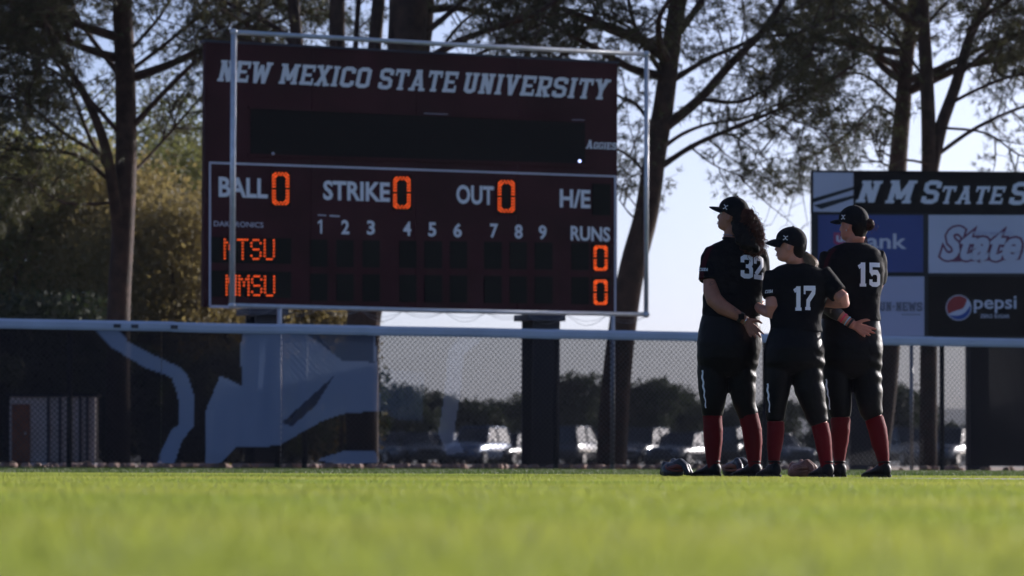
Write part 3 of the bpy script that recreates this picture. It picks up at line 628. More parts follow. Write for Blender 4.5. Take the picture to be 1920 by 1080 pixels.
pine('pine_tree', 'leaning pine with spreading limbs between the scoreboard and the players',
     [([(1146, 874, 0), (1152, 760, 0), (1166, 620, 0), (1186, 500, 0), (1212, 400, 0), (1228, 290, 0), (1244, 200, 0), (1258, 90, 0), (1272, 0, 0), (1284, -90, 0)], 60, 30)],
     [([(1246, 240, 0), (1312, 186, -.3), (1370, 120, -.6), (1421, 69, -.9), (1456, 20, -1.2), (1500, -50, -1.5)], 22, 8), ([(1236, 315, 0), (1295, 276, -.4), (1358, 247, -.8), (1444, 212, -1.2), (1513, 178, -1.4), (1600, 123, -1.8)], 12, 4),
      ([(1262, 150, 0), (1330, 109, .4), (1398, 80, .7), (1460, 36, 1), (1540, -10, 1.3)], 12, 4), ([(1238, 281, 0), (1278, 252, .5), (1330, 232, .9), (1400, 220, 1.3), (1470, 190, 1.6)], 9, 3), ([(1250, 150, 0), (1209, 86, -.2), (1186, 34, -.4), (1170, -40, -.5)], 12, 5), ([(1232, 250, 0), (1192, 195, .2), (1157, 178, .3), (1120, 130, .5)], 9, 3),
      ([(1216, 335, 0), (1188, 300, -.2), (1150, 276, -.4), (1110, 262, -.5)], 7, 3), ([(1205, 420, 0), (1180, 400, -.2), (1160, 372, -.3)], 5, 2), ([(1266, 70, 0), (1310, 10, 0), (1340, -50, .2)], 16, 9), ([(1258, 110, 0), (1160, 40, .7), (1090, 20, 1.0), (1000, 10, 1.2)], 8, 3),
      ([(1312, 186, -.3), (1390, 190, -.9), (1460, 150, -1.3), (1530, 90, -1.5)], 9, 3), ([(1358, 247, -.8), (1400, 270, -1.2), (1440, 300, -1.5)], 4, 2), ([(1295, 276, -.4), (1340, 310, -.9), (1390, 330, -1.2)], 4, 2), ([(1444, 212, -1.2), (1500, 230, -1.5), (1550, 250, -1.7)], 4, 2), ([(1421, 69, -.9), (1500, 60, -1.2), (1590, 20, -1.4)], 8, 3), ([(1209, 316, 0), (1190, 330, .3), (1170, 340, .5)], 4, 2)], 65, 35, density=1.7, bushy=1.4, top=15.5, auto=26, low=.3, zmin=4.55)
pine('pine_tree', 'pine with a slender trunk rising behind the left end of the billboard header',
     [([(1640, 874, 0), (1662, 720, 0), (1676, 500, 0), (1683, 320, 0), (1693, 200, 0), (1701, 100, 0), (1722, -60, 0)], 46, 24)],
     [([(1690, 230, 0), (1640, 200, .3), (1590, 250, .5), (1530, 290, .7), (1500, 300, .8)], 7, 2), ([(1696, 150, 0), (1640, 90, -.4), (1590, 60, -.6), (1530, 30, -.9)], 9, 3), ([(1700, 100, 0), (1650, 30, .3), (1600, -30, .6)], 9, 4), ([(1692, 200, 0), (1620, 140, -.8), (1560, 150, -1.2), (1510, 190, -1.6)], 7, 3), ([(1684, 300, 0), (1650, 280, .5), (1630, 240, .8), (1600, 220, 1)], 5, 2), ([(1704, 90, 0), (1760, 20, -.4), (1820, -40, -.8)], 8, 3)], 69, 47, density=1.7, bushy=1.3, top=15.5, auto=26, zmin=5.0)
pine('pine_tree', 'forked pine rising behind the billboard nearest the right edge of the photo',
     [([(1740, 874, 0), (1742, 500, 0), (1742, 310, 0), (1739, 180, 0), (1730, 20, 0), (1722, -90, 0)], 34, 22), ([(1744, 330, 0), (1764, 240, .1), (1792, 160, .2), (1822, 60, .2), (1870, -30, .3)], 28, 16)],
     [([(1780, 195, 0), (1850, 160, -.3), (1920, 138, -.6), (2000, 130, -.9)], 8, 3), ([(1758, 290, 0), (1830, 240, .4), (1920, 200, .8), (2000, 190, 1.2)], 9, 4), ([(1800, 140, 0), (1860, 90, .4), (1940, 50, .7), (2010, 0, 1)], 8, 4), ([(1815, 60, 0), (1860, 20, -.4), (1930, -20, -.7)], 12, 5), ([(1750, 310, 0), (1700, 300, -.5), (1660, 310, -.9), (1640, 280, -1)], 6, 2), ([(1770, 240, 0), (1850, 250, -.6), (1910, 290, -1), (1960, 300, -1.4)], 6, 2), ([(1736, 150, 0), (1690, 90, .5), (1650, 60, 1)], 7, 3)], 67, 59, density=1.7, bushy=1.3, top=15.5, auto=26, zmin=4.9)
for i, (px, D_) in enumerate(((2120, 66), (2420, 63), (2760, 66), (3150, 64))):  # row added beyond the right edge to throw shade on the outfield
    pine('pine_tree', ('pine added for shade beyond the right end of the billboard', 'second pine added for shade beyond the right edge', 'third pine added for shade past the billboard', 'last pine of the row added for shade on the right')[i],
         [([(px, 872, 0), (px+10, 500, 0), (px-5, 200, .2), (px+8, 0, 0)], 44, 30)], [], D_, 71+i, density=1.0, top=15.5, auto=44, low=.2, zmin=3.0)
pine('pine_tree', 'pine added for shade off the left edge', [([(-160, 872, 0), (-150, 500, 0), (-160, 200, .2), (-150, 0, 0)], 44, 30)], [], 66, 91, density=1.2, top=15.5, auto=26, low=.2, zmin=3.0)  # also added, to shade the field from outside the left edge

def leafy(mb_c, n, c, rx, ry, h, size, m, name, label, cat, group, z0=0.0, clumps=28, seed=0, stem=True, hole=.0):
    r = np.random.default_rng(seed); t = thing(name, label, cat, (c[0], c[1], 0), group)
    k = r.random((clumps, 3)); th = k[:, 0]*6.283; zz = z0+.12*h+(h*.80-z0)*k[:, 1]**.8; prof = np.sin(np.pi*np.clip((zz/h)*.72+.22, 0, 1))**.7
    rad = np.sqrt(k[:, 2]); cx = rx*rad*prof*np.cos(th); cy = ry*rad*prof*np.sin(th)
    sz = h*(.10+.10*r.random(clumps)); top = (zz+sz*.8 > h); zz[top] = h-sz[top]*.8
    idx = r.integers(0, clumps, n); d = r.normal(size=(n, 3)); d /= np.linalg.norm(d, axis=1)[:, None]; rr = r.random(n)**.45
    P_ = np.stack([cx[idx], cy[idx], zz[idx]], 1)+d*(sz[idx]*rr)[:, None]*np.array((1.25, 1.25, 1.0)); P_[:, 2] = np.maximum(P_[:, 2], .03)
    u = r.normal(size=(n, 3)); u /= np.linalg.norm(u, axis=1)[:, None]; v = np.cross(u, r.normal(size=(n, 3))); v /= np.linalg.norm(v, axis=1)[:, None]
    s = (size*(.5+r.random(n)))[:, None]; V = np.stack([P_-v*s*.35, P_+v*s*.35, P_+u*s], 1).reshape(-1, 3)
    o = link('crown', npmesh('crown', V, np.arange(len(V)).reshape(-1, 3), m), None, t); o['kind'] = 'stuff'
    mb = MB(); R_ = random.Random(seed)
    for i in range(5 if stem else 2):
        a = R_.random()*6.28; mb.tube([(0, 0, -.03), (rx*.15*math.cos(a), ry*.15*math.sin(a), h*.3), (rx*.45*math.cos(a), ry*.45*math.sin(a), h*.72)], [h*.022, h*.014, h*.004], 7)
    mb.build('trunk', M_bark, t, True); return t
# olive conifers behind the left part of the fence
bgs = [(30, 84, 3.0, 6.7, 'bushy olive tree lowest at the left edge behind the dark pine', .6), (125, 88, 2.6, 6.8, 'second olive tree from the left edge', .4), (205, 82, 1.9, 6.0, 'yellowish tree directly behind the straight pine trunk', .9), (300, 90, 1.9, 8.2, 'tallest green conifer left of the scoreboard', .2),
       (372, 86, 1.7, 6.9, 'green tree touching the left edge of the scoreboard', .3), (275, 80, 1.5, 5.0, 'small brownish tree between pine trunk and scoreboard', 1.0), (345, 79, 1.6, 5.2, 'brown gold tree just left of the scoreboard', 1.0), (440, 84, 2.0, 5.0, 'olive tree hidden behind the left end of the scoreboard', .7), (545, 82, 1.1, 4.4, 'olive tree seen under the scoreboard right of its left column', .8), (612, 82, .55, 3.2, 'small olive tree under the scoreboard beside the brown trunk', .9), (70, 76, 1.8, 3.1, 'low dark bush behind the hut', .0), (-60, 82, 3, 7, 'tree just off the left edge', .3)]
M_gold = mat('gold_brown_foliage', (.15, .12, .045), .7, trans=.5, col2=(.27, .21, .075), vscale=.5)
M_grnf = mat('green_conifer_foliage', (.085, .11, .035), .7, trans=.5, col2=(.17, .165, .05), vscale=.5)
for i, (px, D_, w_, h_, lab, br) in enumerate(bgs):
    c = pt(px, 870, D_); leafy(None, 30000, (c.x, c.y), w_*1.2, 1.8, h_*1.10, .095, M_gold if br > .75 else (M_oliv if br > .5 else (M_grnf if br > .1 else M_dkfo)), 'olive_tree', lab, 'tree', 'trees beyond the pines on the left', clumps=190, seed=100+i)
# dark hedge right behind the left fence
for i, px in enumerate((-80, 10, 215, 285, 345, 425, 500, 570, 640)):
    c = pt(px, 870, 68+(i % 3)); leafy(None, 6000, (c.x, c.y), .62 if px != 10 else .3, .8, 1.85+.25*((i*7) % 3)/2, .10, M_dkfo, 'hedge_shrub', ('dark shrub off the left edge behind the fence', 'narrow dark shrub beside the hut at the far left', 'dark shrub right of the hut below the pine trunk', 'second dark shrub right of the hut', 'dark shrub behind the bent blue stripe', 'dark shrub left of the scoreboard left column', 'dark shrub behind the scoreboard left column', 'dark shrub right of the scoreboard left column', 'dark shrub next to the thick brown trunk')[i], 'shrub', 'dark shrubs behind the windscreen', clumps=22, seed=200+i, stem=False)
# far shrubs in the middle distance
fs_ = [(735, 118, 722, 1.1, 'shrub at the left edge of the see-through fence section'), (800, 125, 735, 1.2, 'low shrub left of the pale curved stripe'), (880, 122, 742, 1.3, 'low shrub right of the pale curved stripe'), (950, 126, 746, 1.0, 'low shrub just left of the scoreboard right column'), (1075, 112, 698, 1.0, 'tall shrub just right of the scoreboard right column'), (1115, 124, 738, .8, 'small shrub left of the leaning pine trunk'), (1215, 112, 712, .9, 'tall shrub right of the leaning pine trunk'),
       (1262, 116, 722, .9, 'shrub left of the first player'), (1320, 120, 758, 1.2, 'low shrub behind the first player'), (1400, 118, 752, 1.3, 'low shrub between the first two players'), (1480, 121, 750, 1.2, 'low shrub behind the middle player'), (1570, 118, 742, 1.3, 'low shrub behind the right player'), (1655, 112, 722, 1.0, 'tall shrub just right of the players'), (1695, 114, 716, .8, 'tall shrub left of the thin dark fence post'), (1760, 124, 790, 1.4, 'low shrub behind the thin dark fence post'), (1830, 126, 786, 1.4, 'low shrub left of the billboard column'),
       (770, 140, 745, 1.2, 'farther shrub behind the parked silver cars'), (1010, 136, 740, 1.2, 'shrub behind the scoreboard right column'), (1160, 134, 745, 1.3, 'shrub behind the leaning pine trunk'), (910, 132, 752, 1.2, 'broad low shrub in the gap before the blue hills')]
for i, (px, D_, py, w_, lab) in enumerate(fs_):
    D_ *= 1.75; w_ *= 1.75; c = pt(px, 870, D_); h_ = (870-py)*D_/FPX; leafy(None, 7500, (c.x, c.y), w_*1.15, 2.0, h_, .22, M_dkfo, 'desert_shrub', lab, 'shrub', 'shrubs beyond the fence', clumps=26, seed=300+i)
# ------------------------------------------------------------ parked cars
M_tyre = mat('tyre_rubber', (.02, .02, .02), .8); M_rim = mat('wheel_rim', (.5, .5, .52), .3, metal=.9); M_glass = mat('car_glass', (.02, .025, .03), .04, spec=1)
M_lamp = mat('lamp_lens', (.6, .6, .62), .08, metal=.6); M_trimb = mat('black_trim', (.015, .015, .015), .4); M_chr = mat('chrome', (.8, .8, .82), .06, metal=1)
def make_car(paint, suv=False):
    t = thing('parked_car', 'x', 'car', group='cars parked beyond the fence')
    H = 1.72 if suv else 1.45; hood = .98 if suv else .84
    # profile stations along y (front at -y): (y, z_low, z_high, half width)
    st = [(-2.25, .32, .62, .74), (-2.18, .26, .72, .82), (-1.6, .24, hood-.04, .88), (-.75, .24, hood+.04, .90), (.0, .24, hood+.06, .90), (1.0, .24, hood+.07, .90), (1.75, .25, hood+.06, .88), (2.15, .30, hood, .82), (2.25, .36, hood-.14, .74)]
    rs = []
    for y, z0, z1, w in st:
        zm = (z0+z1)/2; rs.append([Vector((x*w, y, z)) for x, z in ((-.86, z0), (-1, z0+.12), (-1.0, zm), (-.97, z1-.10), (-.86, z1), (-.4, z1+.025), (.4, z1+.025), (.86, z1), (.97, z1-.10), (1.0, zm), (1, z0+.12), (.86, z0))])
    mb = MB(); mb.rings(rs); body = mb.build('body', paint, t, True)
    def cab(zs, grow, m_, nm):
        mb = MB(); yb = 2.05 if suv else 1.75
        A_ = [(-.85, yb, .80, hood+.02), (-.25, yb-.15 if suv else yb-.55, .66, H-.05)]
        rs = [[Vector((w*a, y_, z)) for a, y_ in ((-1, y0), (-.75, y0-.10), (.75, y0-.10), (1, y0), (1, y1), (.75, y1+.06), (-.75, y1+.06), (-1, y1))] for y0, y1, w, z in A_]
        mb.rings(rs); return mb.build(nm, m_, t)
    cab(0, 0, M_glass, 'windows')
    mb = MB(); y1 = 1.86 if suv else 1.16
    rs = [[Vector((w*a, y_, z)) for a, y_ in ((-1, -.26), (-.8, -.36), (.8, -.36), (1, -.26), (1, y1), (.8, y1+.07), (-.8, y1+.07), (-1, y1))] for w, z in ((.68, H-.06), (.67, H-.01), (.55, H+.02))]
    mb.rings(rs); mb.build('roof', paint, t, True)
    for sx_ in (-1, 1):
        mb = MB(); mb.tube([(sx_*.80, -.85, hood+.03), (sx_*.67, -.27, H-.05)], .035, 6); mb.tube([(sx_*.80, 2.03 if suv else 1.73, hood+.03), (sx_*.67, y1, H-.05)], .05, 6); mb.tube([(sx_*.81, .55, hood+.03), (sx_*.68, .5, H-.05)], .03, 6); mb.build('pillar', paint, t, True)
        mb = MB(); mb.ell((sx_*.66, -2.17, .66), .17, .08, .075, 10, 6); mb.build('headlight', M_lamp, t, True)
        mb = MB(); mb.ell((sx_*.98, -.7, hood+.1), .09, .06, .065, 10, 6); mb.build('mirror', paint, t, True)
        for y in (-1.4, 1.4):
            mb = MB(); mb.tube([(sx_*.92, y, .33), (sx_*.72, y, .33)], .33, 20); w = mb.build('wheel', M_tyre, t, True)
            mb = MB(); mb.tube([(sx_*.935, y, .33), (sx_*.90, y, .33)], .2, 14); mb.build('rim', M_rim, w)
    mb = MB(); mb.box((0, -2.24, .56), .9, .05, .14); mb.build('grille', M_trimb, t); mb = MB(); mb.box((0, -2.27, .34), 1.5, .06, .1); mb.build('bumper', M_trimb, t)
    mb = MB(); mb.tube([(-.72, -.86, hood+.05), (0, -.97, hood+.06), (.72, -.86, hood+.05)], .012, 6); mb.build('wiper_cowl', M_chr, t)
    return t
paints = {k: mat(k+'_car_paint', c, .25, metal=.3, coat=1) for k, c in (('white', (.34, .34, .36)), ('silver', (.15, .155, .17)), ('black', (.015, .016, .02)), ('blue', (.10, .14, .24)), ('grey', (.10, .10, .11)))}
def copy_tree(o, parent=None):
    c = o.copy(); COL.objects.link(c)
    if parent is not None: c.parent = parent
    for ch in o.children: copy_tree(ch, c)
    return c
protos = {}
cars = [(812, 'silver', 0, 'silver car third from the left of the parked row'), (1132, 'white', 0, 'white car left of the leaning pine trunk'), (1243, 'silver', 0, 'silver car between the black car and the dark grey car left of the first player'), (735, 'silver', 0, 'silver car nearest the left end of the see-through fence section'), (778, 'black', 0, 'dark car second from the left of the parked row'), (842, 'white', 0, 'white car at the foot of the pale curved stripe'), (896, 'blue', 1, 'pale blue van-like car right of the white one'), (950, 'black', 0, 'black car just left of the scoreboard right column'), (1078, 'grey', 1, 'large dark sport utility car right of the scoreboard right column'), (1203, 'black', 1, 'black car right of the leaning pine trunk'), (1282, 'grey', 0, 'dark grey car beside the first player'), (1455, 'silver', 0, 'silver car seen between the legs of the players'), (1703, 'grey', 1, 'grey car right of the players'), (1782, 'silver', 1, 'silver car behind the thin dark fence post'), (1375, 'black', 1, 'black car seen between the legs of the first player')]
for px, k, suv, lab in cars:
    if (k, suv) not in protos: o = protos[(k, suv)] = make_car(paints[k], suv)
    else: o = copy_tree(protos[(k, suv)])
    D_ = 172+random.uniform(-5, 5); c = pt(px, 872, D_); o.location = (c.x, c.y, -.012); o.rotation_euler = (0, 0, math.radians(random.choice((-28, -22, 160, 25, 18)))); o['label'] = lab
# ------------------------------------------------------------ people
S_ = 298.0
def skinmat(name, c): return mat(name, c, .5, var=.12, vscale=14, bump=.15, bscale=90, spec=.4)
M_cloth = mat('black_jersey_knit', (.0045, .0045, .0065), .8, var=.2, vscale=6, bump=.7, bscale=14, spec=.12, sheen=.08)
M_pants = mat('black_trouser_fabric', (.0035, .0035, .005), .45, bump=.45, bscale=12, spec=.13)
M_stripe = mat('maroon_knit', (.045, .005, .010), .75, bump=.3, bscale=25, spec=.15)
M_sock = mat('maroon_sock', (.115, .003, .006), .7, bump=.15, bscale=60, spec=.12, sheen=.5)
M_num = mat('white_number', (.86, .86, .90), .6, bump=.1, bscale=40)
M_cap = mat('black_cap_fabric', (.005, .005, .007), .8, bump=.3, bscale=50, spec=.15, sheen=.1)
M_shoe = mat('black_shoe', (.003, .003, .004), .5, spec=.2, bump=.2, bscale=40); M_sole = mat('shoe_sole', (.010, .010, .012), .5, spec=.2); M_lace = mat('shoe_lace', (.3, .3, .32), .7)
M_hdark = mat('dark_brown_hair', (.006, .0035, .003), .6, var=.3, vscale=20, spec=.15); M_hmid = mat('reddish_rim_lit_hair', (.14, .047, .028), .45, var=.3, vscale=20, trans=.5, spec=.4)  # reddish hair colour is brightened so the strands look rim lit
M_hlight = mat('light_brown_hair', (.45, .32, .20), .4, var=.35, vscale=20, trans=.4, spec=.6)  # light brown, lifted in colour to imitate its sunlit rim
M_band = mat('black_band', (.008, .008, .009), .5); M_pink = mat('pink_band', (.7, .05, .12), .5); M_cyan = mat('pale_blue_band', (.25, .6, .8), .5); M_metal = mat('silver_jewellery', (.8, .8, .8), .2, metal=1)
M_eye = mat('eye_white', (.6, .58, .56), .2); M_iris = mat('eye_iris', (.03, .015, .01), .2); M_brow = mat('eyebrow_hair', (.02, .012, .01), .7); M_lip = mat('lip_skin', (.22, .07, .06), .45); M_ink = mat('tattoo_ink', (.05, .04, .045), .6)
def remesh(mb, vox, sm=4, sub=False):
    me = mb.mesh('r'); o = bpy.data.objects.new('r', me); COL.objects.link(o)
    m = o.modifiers.new('r', 'REMESH'); m.mode = 'VOXEL'; m.voxel_size = vox
    m2 = o.modifiers.new('s', 'SMOOTH'); m2.iterations = sm; m2.factor = .5
    out = bpy.data.meshes.new_from_object(o.evaluated_get(bpy.context.evaluated_depsgraph_get()))
    bpy.data.objects.remove(o); bpy.data.meshes.remove(me); return out
def wrinkle(me, amp, sx_, sz_, seed=0, extra=None):
    nrm = [v.normal.copy() for v in me.vertices]
    for v, n in zip(me.vertices, nrm):
        c = v.co; d = noise.noise(Vector((c.x*sx_+seed, c.y*sx_, c.z*sz_)))+.5*noise.noise(Vector((c.x*sx_*2.3, c.y*sx_*2.3+seed, c.z*sz_*2.1)))
        if extra: d += extra(c)
        v.co = c+n*amp*d
    me.update()
def bvh_of(me): return BVHTree.FromPolygons([v.co for v in me.vertices], [tuple(p.vertices) for p in me.polygons])
def project(pieces, f, bv, off, name, m, par, sub=6, dirv=Vector((0, 1, 0))):
    """lay flat print onto the cloth along the viewing side"""
    mb = MB(); i_ = 0
    for V, F in pieces:
        cache = {}
        def P_(u, v):
            x, z = f(u, v); o_ = Vector((x, -1.2, z)); h = bv.ray_cast(o_, dirv)
            return (h[0]+h[1]*off if h[0] is not None and h[1].y < 0 else (h[0] if h[0] is not None else Vector((x, 0, z)))-dirv*off)-dirv*(i_*.0003)
        for q in F:
            c = [np.array(V[k]) for k in q]
            if len(c) == 4:
                n = sub; g = [[P_(*((c[0]*(1-a)+c[1]*a)*(1-b)+(c[3]*(1-a)+c[2]*a)*b)) for a in np.linspace(0, 1, n+1)] for b in np.linspace(0, 1, n+1)]
                mb.add([p for r_ in g for p in r_], [(b*(n+1)+a, b*(n+1)+a+1, (b+1)*(n+1)+a+1, (b+1)*(n+1)+a) for b in range(n) for a in range(n)])
            else: mb.add([P_(*p) for p in c], [tuple(range(len(c)))])
        i_ += 1
    return mb.build(name, m, par)
def lerp_list(tab, z):
    for i in range(len(tab)-1):
        if z <= tab[i+1][0]:
            a, b = tab[i], tab[i+1]; t = max(0, (z-a[0])/(b[0]-a[0])); t = t*t*(3-2*t)*.5+t*.5; return a[1]+(b[1]-a[1])*t
    return tab[-1][1]
FRONT = [(-.116, .048), (-.108, .072), (-.095, .083), (-.078, .080), (-.066, .085), (-.05, .084), (-.02, .083), (.0, .080), (.012, .083), (.03, .091), (.06, .086), (.085, .068), (.105, .035), (.112, .01)]
BACK = [(-.116, .0), (-.10, .03), (-.07, .058), (-.03, .080), (.0, .092), (.03, .098), (.06, .092), (.085, .072), (.105, .035), (.112, .01)]
WID = [(-.116, .022), (-.105, .040), (-.085, .054), (-.06, .061), (-.03, .068), (.0, .073), (.03, .076), (.06, .071), (.085, .055), (.105, .028), (.112, .008)]
NOSE = [(-.06, 0), (-.050, .010), (-.042, .024), (-.036, .027), (-.025, .022), (-.01, .014), (.008, .006), (.02, 0)]
LIPS = [(-.088, 0), (-.080, .006), (-.0735, .001), (-.067, .007), (-.060, 0)]
class Head:
    def __init__(s, c, yaw, pitch, k=1.0, roll=0):
        y, p = math.radians(yaw), math.radians(pitch)
        s.c = Vector(c); s.k = k; s.f = Vector((-math.cos(y)*math.cos(p), math.sin(y)*math.cos(p), math.sin(p)))
        s.u = Vector((math.cos(y)*math.sin(p), -math.sin(y)*math.sin(p), math.cos(p))); s.l = s.u.cross(s.f)   # l: her left, towards the camera
        if s.l.y > 0: s.l = -s.l
    def p(s, f, l, z): return s.c+(s.f*f+s.l*l+s.u*z)*s.k
    def skin(s, mb):
        rs = []
        for z in np.concatenate([np.linspace(-.116, .02, 40), np.linspace(.03, .112, 12)]):
            r = []; fr, bk, w = lerp_list(FRONT, z), lerp_list(BACK, z), lerp_list(WID, z)
            for k in range(64):
                a = 2*math.pi*k/64; c_, s_ = math.cos(a), math.sin(a); e = .85 if c_ > 0 else 1.0
                f = (fr if c_ > 0 else bk)*math.copysign(abs(c_)**e, c_); l = w*math.copysign(abs(s_)**.92, s_)
                if c_ > 0:
                    f += lerp_list(NOSE, z)*math.exp(-(l/.0115)**2) + lerp_list(LIPS, z)*math.exp(-(l/.022)**2)
                    f -= .011*math.exp(-((z-.002)/.012)**2-((abs(l)-.031)/.016)**2)
                r.append(s.p(f, l, z))
            rs.append(r)
        mb.rings(rs)
        for sg in (-1, 1):   # ears
            q = [s.p(.004+.016*math.cos(t), sg*(.074+.006*math.sin(t*.5)), -.012+.030*math.sin(t)) for t in np.linspace(-.9, 4.2, 14)]
            mb.tube(q, .0052, 6); mb.ell(s.p(-.002, sg*.071, -.014), .012, .007, .022, 8, 6); mb.ell(s.p(.006, sg*.072, -.038), .007, .006, .009, 8, 6)
    def details(s, par):
        for sg in (-1, 1):
            mb = MB(); mb.ell(s.p(.066, sg*.031, .001), .011, .011, .011, 12, 8); e = mb.build('eye', M_eye, par, True)
            mb = MB(); mb.ell(s.p(.0752, sg*.032, .002), .0045, .0045, .0045, 8, 6); mb.build('iris', M_iris, e, True)
            mb = MB(); mb.tube([s.p(.074-abs(t)*.2, sg*(.031+t), .0105-abs(t)*.1) for t in (-.014, 0, .014)], .0022, 5); mb.build('eyelashes', M_brow, e)
            mb = MB(); mb.tube([s.p(.0885-.012*t*t*4, sg*(.014+.034*t), .022+.004*math.sin(t*3)) for t in (0, .33, .66, 1)], [.0028, .0032, .003, .0018], 6); mb.build('eyebrow', M_brow, par)
        mb = MB(); mb.tube([s.p(.0905-abs(t)**2*14, t, -.068) for t in (-.02, -.01, 0, .01, .02)], [.002, .0038, .0042, .0038, .002], 6); mb.tube([s.p(.0900-abs(t)**2*14, t, -.079) for t in (-.018, -.009, 0, .009, .018)], [.002, .0042, .0048, .0042, .002], 6); mb.build('lips', M_lip, par, True)
    def cap(s, par, brim_drop=.0):
        # crown: dome over the skull, lower at the back
        mb = MB(); rs = []; N = 40
        rx, rl, rz, cf, cz = .107, .0865, .100, -.004, .030
        def edge(a): return .028-.056*(1-math.cos(a))/2
        for t in np.linspace(0, 1, 13):
            r = []
            for k in range(N):
                a = 2*math.pi*k/N; e = edge(a); z0 = e-cz; ph0 = math.asin(max(-.9, z0/rz)); ph = ph0+(1.5-ph0)*t; sq = math.cos(ph) if ph > 0 else 1-.25*ph*ph
                bulge = 1+.05*math.exp(-((t-.35)/.3)**2)*max(0, math.cos(a))
                seam = 1-.006*math.exp(-((math.sin(3*a))/.12)**2)
                r.append(s.p(cf+rx*sq*math.cos(a)*bulge*seam, rl*sq*math.sin(a)*seam, cz+rz*math.sin(ph) if ph > 0 else cz+z0+(0-z0)*t*1.0))
            rs.append(r)
        mb.rings(rs); me = mb.mesh('cap'); o = link('cap', me, M_cap, par, True)
        mb = MB(); mb.ell(s.p(cf, 0, cz+rz+.002), .008, .008, .004, 10, 6); mb.build('button', M_cap, o, True)
        mb = MB(); top = []; n = 16
        for lay in (.003, -.003):
            for j in range(9):
                t = j/8
                for i in range(n+1):
                    l = -.078+.156*i/n; q = (l/.078); f0 = .100*math.sqrt(max(0, 1-(l/.088)**2))-.004; ext = .078*math.sqrt(max(0.0, 1-q**2*.92)); f = f0+ext*t; z = .031-.020*q*q-(.012+brim_drop)*t*t+lay
                    top.append(s.p(f, l, z))
        fs = []; m_ = 9*(n+1)
        for j in range(8):
            for i in range(n):
                a = j*(n+1)+i; fs.append((a, a+1, a+n+2, a+n+1)); fs.append((m_+a, m_+a+n+1, m_+a+n+2, m_+a+1))
        for i in range(n): a = 8*(n+1)+i; fs.append((a, a+1, m_+a+1, m_+a))
        for j in range(8):
            for i in (0, n): a = j*(n+1)+i; b = a+n+1; fs.append((a, b, m_+b, m_+a))
        mb.add(top, fs); mb.build('brim', M_cap, o, True)
        # interlocked emblem on the side: two facing arcs joined across
        bv = bvh_of(me); mb = MB(); cen = s.p(.036, .0, .052)
        def emb(u, v):
            p_ = s.p(.034+u, .2, .044+v); h = bv.ray_cast(p_, -s.l); return (h[0] if h[0] is not None else s.p(.034+u, .085, .044+v))+s.l*.002
        for sg in (1, -1):
            q = [emb((.013-x*.0)*0+x, sg*(.016-.009*math.cos(x*90))) for x in np.linspace(-.015, .015, 9)]
            mb.tube(q, [.0034, .0030, .0022, .0019, .0018, .0019, .0022, .0030, .0034], 5)
        mb.tube([emb(-.003, -.008), emb(.0, 0), emb(.003, .008)], .0024, 5); mb.tube([emb(.003, -.008), emb(.0, 0), emb(-.003, .008)], .0024, 5)
        mb.build('emblem', M_num, o)
        return o
    def back_hair(s, mb):
        for i, (f, z, rf, rl, rz) in enumerate(((-.050, -.008, .056, .0745, .088), (-.050, -.060, .042, .056, .046))): 
            rs = []
            for t in np.linspace(-1.45, 1.45, 16):
                rs.append([s.p(f+rf*math.cos(t)*math.cos(a)*(1+.02*math.sin(a*23)), rl*math.cos(t)*math.sin(a)*(1+.02*math.sin(a*31)), z+rz*math.sin(t)) for a in np.linspace(0, 2*math.pi, 49)[:-1]])
            mb.rings(rs)
def strands(mb, n, root, tip, r0, r1, curl, turns, seed, rad=.0016, seg=14, bulge=.0):
    R_ = random.Random(seed); root = Vector(root); tip = Vector(tip)
    for i in range(n):
        a = R_.random()*6.283; q = math.sqrt(R_.random()); off0 = Vector((math.cos(a)*q*r0, math.sin(a)*q*r0, R_.gauss(0, r0*.2)))
        off1 = Vector((math.cos(a)*q*r1, math.sin(a)*q*r1*.8, R_.gauss(0, r1*.5))); ph = R_.random()*6.28; k = R_.uniform(.55, 1.05); c_ = curl*R_.uniform(.5, 1.5)
        d = (tip-root).normalized(); e1 = d.orthogonal().normalized(); e2 = d.cross(e1); pts = []
        for j in range(seg+1):
            t = j/seg*k; w = ph+turns*6.283*t; env = min(1, t*4)
            b = Vector((math.cos(a), math.sin(a)*.6, 0))*bulge*math.sin(min(1, t)*math.pi)*q
            pts.append(root.lerp(tip, t)+off0.lerp(off1, t)+b+(e1*math.cos(w)+e2*math.sin(w))*c_*env)
        mb.tube(pts, [rad]*(seg)+[rad*.3], 3)
